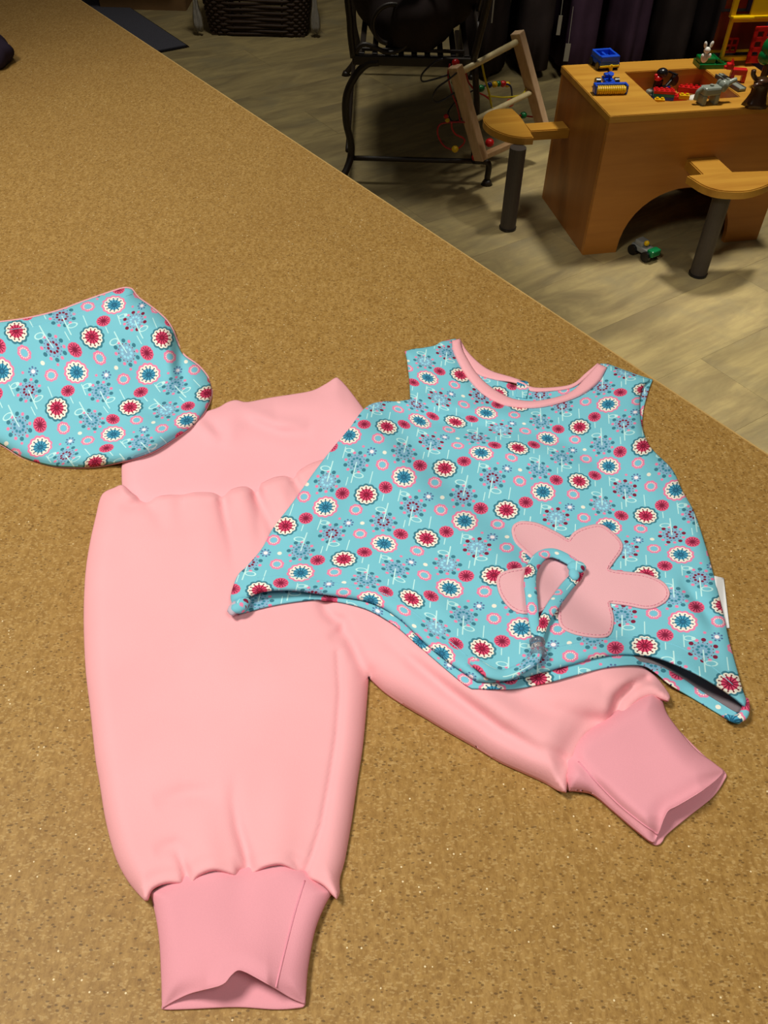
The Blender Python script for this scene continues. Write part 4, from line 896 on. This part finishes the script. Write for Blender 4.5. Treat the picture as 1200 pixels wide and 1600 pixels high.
# ------------------------------------------------------------------ wrought-iron bench, seen from its end
bn = thing('iron_bench', 'dark wrought-iron garden bench with slatted seat and curved legs behind the counter', 'bench', (.07, 3.5, 0))
YN, YF = 3.05, 4.10
def tube(name, pts, r, parent=bn, m_=6):
    b = bmesh.new(); sweep(b, smooth3(pts, m_), r, n=10, upv=(0, 1, 0) if abs(Vector(pts[-1]).y-Vector(pts[0]).y) < .1 else (0, 0, 1)); return obj(name, b, IRON, parent, True)
legN = [py(u, v, YN) for u, v in ((592, 97), (572, 101), (553, 122), (541, 152), (541, 190), (548, 222), (548, 244), (540, 262))]
legN[-1] = Vector((-.170, YN-.03, .05)); legN.append(Vector((-.205, YN-.07, .008)))
tube('leg', legN, .0125)
tube('leg', [Vector((p_.x-.02, YF, p_.z)) for p_ in legN], .0125)
for yy in (YN, YF):
    tube('leg', [Vector((.262, yy, .40)), Vector((.283, yy, .25)), Vector((.287, yy, .085))], .011)
    tube('leg', [Vector((.287, yy, .085)), Vector((.340, yy, .078)), Vector((.343, yy, .02))], .011)
    b = bmesh.new(); cyl(b, (.343, yy, 0), (.343, yy, .018), .022, .012, n=14); obj('foot', b, IRON, bn, True)
    b = bmesh.new(); cyl(b, (-.205 if yy == YN else -.225, yy-(.07 if yy == YN else 0), 0), (-.205 if yy == YN else -.225, yy-(.07 if yy == YN else 0), .018), .02, .012, n=14); obj('foot', b, IRON, bn, True)
    tube('cross_bar', [Vector((-.150, yy, .084)), Vector((.287, yy, .084))], .009)
    b = bmesh.new(); box(b, (.055, yy, .413), (.40, .016, .030), bev=.004); obj('seat_rail', b, IRON, bn)
    b = bmesh.new(); box(b, (.055, yy+.02, .440), (.34, .010, .010), bev=.002); obj('seat_rail', b, IRON, bn)
    c_ = Vector((-.02, yy, .515)); pts = []
    for k in range(17):
        a_ = -2.2+k*.42; R_ = .080*(1-.022*k); pts.append(c_+Vector((math.cos(a_)*R_, 0, math.sin(a_)*R_)))
    tube('arm_scroll', [Vector((-.142, yy, .43)), Vector((-.11, yy, .46))]+pts, .0075, m_=4)
    tube('arm_post', [Vector((-.142, yy, .42)), Vector((-.152, yy, .52)), Vector((-.14, yy, .64)), Vector((.05, yy, .67)), Vector((.24, yy, .66))], .011)
    tube('back_post', [Vector((.255, yy, .42)), Vector((.29, yy, .62)), Vector((.33, yy, .85))], .012)
for k in range(9):
    b = bmesh.new(); x = -.115+k*.0435; box(b, (x, (YN+YF)/2, .428), (.019, YF-YN-.016, .008), bev=.002); obj('seat_slat', b, IRON, bn)
for z in (.50, .66, .84):
    tube('back_rail', [Vector((.255+(z-.42)*.18, YN, z)), Vector((.255+(z-.42)*.18, YF, z))], .010)
for k in range(9):
    y = YN+.1+k*.106; tube('back_bar', [Vector((.270, y, .50)), Vector((.330, y, .84))], .006)
# side stretcher between the left legs
tube('stretcher', [Vector((-.165, YN, .11)), Vector((-.185, YF, .11))], .008)
# dark coat heaped on the bench
def heap(name, label, c, sx, sy, sz, z0, mat, cat, seed, tag_=True):
    b = bmesh.new(); bmesh.ops.create_icosphere(b, subdivisions=4, radius=1); r = random.Random(seed); ph = [r.uniform(0, 6) for _ in range(6)]
    for v in b.verts:
        x, y, z = v.co; k = 1+.07*math.sin(4*x+ph[0]+3*y)+.05*math.sin(9*y+ph[1]+4*z)+.03*math.sin(15*x+ph[2])
        v.co = Vector((c[0]+x*sx*k, c[1]+y*sy*k, z0+max(0, (z+.55)/1.55)*sz*k))
    o = obj(name, b, mat, smooth=True); tag(o, label, cat); return o
heap('folded_coat', 'black coat heaped on the seat of the iron bench', (.05, 3.45, 0), .215, .42, .30, .433, BLACKF, 'coat', 5)

# ------------------------------------------------------------------ rail of dark coats behind
rk = thing('clothes_rail', 'dark metal clothes rail carrying black coats behind the play table', 'clothes rail', (1.25, 4.35, 0))
for x in (.30, 2.35):
    b = bmesh.new(); cyl(b, (x, 4.35, 0.03), (x, 4.35, 1.52), .014); obj('upright', b, IRON, rk, True)
    b = bmesh.new(); box(b, (x, 4.35, .02), (.035, .6, .03), bev=.006); obj('foot_bar', b, IRON, rk)
b = bmesh.new(); cyl(b, (.30, 4.35, 1.52), (2.35, 4.35, 1.52), .014); obj('hanging_rail', b, IRON, rk, True)
def coat(x, w, mat, label, seed, hem=.03, y=4.35):
    t = thing('hanging_coat', label, 'coat', (x, y, 0), 0, 'coats on the clothes rail'); r = random.Random(seed); N = 44
    ph = r.uniform(0, 6); n1 = r.choice((5, 6, 7)); b = bmesh.new(); rings = []
    for z, k, fo in ((hem, 1.06, .14), (.2, 1.05, .13), (.5, 1.0, .12), (.9, .9, .08), (1.2, .86, .05), (1.34, .78, .02), (1.42, .38, 0), (1.46, .2, 0)):
        rings.append([b.verts.new((math.cos(2*PI*i/N)*w*k*(1+fo*math.sin(n1*2*PI*i/N+ph)+fo*.6*math.sin(11*2*PI*i/N)), math.sin(2*PI*i/N)*.26*k*(1+fo*.5*math.sin(n1*2*PI*i/N+ph)), z+.006*math.sin(4*i) if z == hem else z)) for i in range(N)])
    for A, B in zip(rings, rings[1:]):
        for i in range(N): b.faces.new((A[i], A[(i+1) % N], B[(i+1) % N], B[i]))
    b.faces.new(rings[0][::-1]); b.faces.new(rings[-1]); obj('coat_body', b, mat, t, True)
    for s_ in (-1, 1):
        b = bmesh.new(); sweep(b, smooth3([(0, s_*.18, 1.34), (.01, s_*.26, 1.1), (.012, s_*.275, .75)]), .045, .055, n=12); obj('sleeve', b, mat, t, True)
    b = bmesh.new(); sweep(b, smooth3([(0, 0, 1.45), (0, 0, 1.52), (0, .012, 1.542), (0, .02, 1.52)]), .002, n=6, upv=(0, 1, 0)); obj('hanger_hook', b, IRON, t, True)
    return t
names = ['leftmost', 'second', 'third', 'fourth', 'fifth', 'sixth', 'seventh', 'eighth', 'ninth', 'tenth']
for k in range(10):
    pl_ = k in (2, 3, 6); coat(.40+k*.205+(.01 if k % 2 else 0), .088, PLUM if pl_ else BLACKF, '%s %s coat on the clothes rail, counting from the bench' % (names[k], 'dark plum' if pl_ else 'black'), k, [.02, .05, .03, .04, .03, .06, .03, .05, .04, .03][k])
# pale hang tags showing between the coats
for (u, v0, v1, w, lb) in ((770, 0, 36, .006, 'thin pale ribbon hanging between the two leftmost coats'), (874, 24, 55, .016, 'pale hang tag between two coats above the left back corner of the play table'), (886, 68, 96, .022, 'cream hang tag just behind the left back corner of the play table')):
    a_ = py(u, v0, 4.02); c_ = py(u, v1, 4.02); b = bmesh.new(); box(b, (a_+c_)/2, (w, .002, abs(a_.z-c_.z)), bev=.0006)
    cyl(b, ((a_.x+c_.x)/2, 4.02, max(a_.z, c_.z)-.002), ((a_.x+c_.x)/2+.01, 4.10, max(a_.z, c_.z)+.12), .001, n=5)
    tag(obj('hang_tag', b, plain('aged_card', (150, 140, 118), .8), smooth=False), lb, 'tag')

# ------------------------------------------------------------------ wicker basket
by = 4.72; bx0, bx1 = -.955, -.405; t = thing('wicker_basket', 'dark brown wicker basket with pale liner at its corners on the floor at the back', 'basket', ((bx0+bx1)/2, by, 0))
WICK = plain('dark_wicker', (66, 48, 34), .6, .3, .35, 60); cx = (bx0+bx1)/2; hw_, hd2 = (bx1-bx0)/2-.01, .155
def rect_path(f, z, wv=0, ph=0, n=72):
    pts = []; per = 4*(hw_+hd2)*f
    for i in range(n):
        a_ = 2*PI*i/n; c_, s_ = math.cos(a_), math.sin(a_); e_ = .28
        x = hw_*f*math.copysign(abs(c_)**e_, c_); y = hd2*f*math.copysign(abs(s_)**e_, s_); k = 1+wv*math.sin(a_*18+ph)
        pts.append(Vector((cx+x*k, by+y*(1+(k-1)*2), z)))
    return pts+[pts[0]]
for k in range(20):
    b = bmesh.new(); z = .012+k*.0135; sweep(b, rect_path(.88+.14*z/.28, z, .022, PI*(k % 2)), .0062, n=6); obj('woven_strand', b, WICK, t, True)
for k in range(36):
    a_ = 2*PI*(k+.5)/36; q0 = rect_path(.88, .003)[2*k+1 if 2*k+1 < 72 else 0]; q1 = rect_path(1.02, .29)[2*k+1 if 2*k+1 < 72 else 0]
    b = bmesh.new(); cyl(b, q0, q1, .005, n=6); obj('stake', b, WICK, t, True)
b = bmesh.new(); sweep(b, rect_path(1.03, .288), .013, n=8); obj('rim', b, WICK, t, True)
b = bmesh.new(); box(b, (cx, by, .006), (2*hw_*.86, 2*hd2*.86, .008)); obj('basket_base', b, WICK, t)
LINER = plain('pale_liner', (205, 196, 176), .7, .2, .2, 50)
for xs, w in ((-1, .034), (1, .034)):
    b = bmesh.new(); xx = cx+xs*(hw_+.018); n_ = 9
    g = []
    for j in range(10):
        z = .02+j*.030; row = []
        for i in range(n_): row.append(b.verts.new((xx+(i/(n_-1)-.5)*w*(1.1+.4*math.sin(j)), by-hd2-.004+.006*math.sin(i*1.7+j*.8)+.02*(1 if xs > 0 else .2), z)))
        g.append(row)
    for A, B in zip(g, g[1:]):
        for i in range(n_-1): b.faces.new((A[i], A[i+1], B[i+1], B[i]))
    bmesh.ops.solidify(b, geom=b.faces[:], thickness=.002); obj('liner_flap', b, LINER, t, True)
b = bmesh.new(); q = py(306, 0, 4.60); q2 = py(309, 52, 4.60); sweep(b, smooth3([q+Vector((.0, 0, .05)), q, lerp(q, q2, .5)+Vector((.006, 0, 0)), q2]), .003, n=6, upv=(0, 1, 0)); obj('liner_string', b, LINER, t, True)

# ------------------------------------------------------------------ dark mat, cardboard box behind
mq = [pz(165, 12, 0), pz(262, 84, 0), pz(291, 73, 0), pz(196, 10, 0)]
d1 = (mq[2]-mq[3]).normalized(); dn = Vector((-d1.y, d1.x, 0)); dn = -dn if dn.x > 0 else dn
c2 = mq[2]; pl = [c2, c2-d1*1.1, c2-d1*1.1+dn*.55, c2+dn*.55]
b = bmesh.new(); prism(b, [(p_.x, p_.y) for p_ in pl], .0005, .009); bmesh.ops.recalc_face_normals(b, faces=b.faces)
t = thing('floor_mat', 'dark slate doormat on the floor beyond the counter at upper left', 'mat', (c2.x, c2.y, 0)); obj('mat_pile', b, plain('slate_pile', (86, 84, 88), .95, .1, .3, 300), t)
ctr = (pl[0]+pl[2])/2; pi_ = [ctr+(p_-ctr)*1.03 for p_ in pl]; b = bmesh.new(); prism(b, [(p_.x, p_.y) for p_ in pi_], .0003, .005); bmesh.ops.recalc_face_normals(b, faces=b.faces); obj('mat_edge', b, T_BLK, t)
q = py(167, 14, 5.05); q1 = py(296, 8, 5.05)
t = thing('cardboard_box', 'brown cardboard box on the floor behind the dark mat', 'box', ((q.x+q1.x)/2, 5.05, 0))
CARD = plain('cardboard', (128, 96, 60), .85, .1, .12, 20); x0, x1 = q.x, q1.x
b = bmesh.new()
for c, s in ((((x0+x1)/2, 4.95, .14), (x1-x0, .006, .28)), (((x0+x1)/2, 5.45, .14), (x1-x0, .006, .28)), ((x0, 5.20, .14), (.006, .49, .28)), ((x1, 5.20, .14), (.006, .49, .28)), (((x0+x1)/2, 5.26, .004), (x1-x0, .38, .006))): box(b, c, s)
obj('box_body', b, CARD, t)
for s_ in (0, 1):
    b = bmesh.new(); box(b, ((x0+x1)/2, 4.95-.06 if s_ == 0 else 5.45+.06, .265), (x1-x0-.004, .13, .004), Matrix.Rotation(.4 if s_ == 0 else -.4, 3, 'X')); obj('box_flap', b, CARD, t)
for o in bpy.data.objects:
    if '_local' in o: del o['_local']
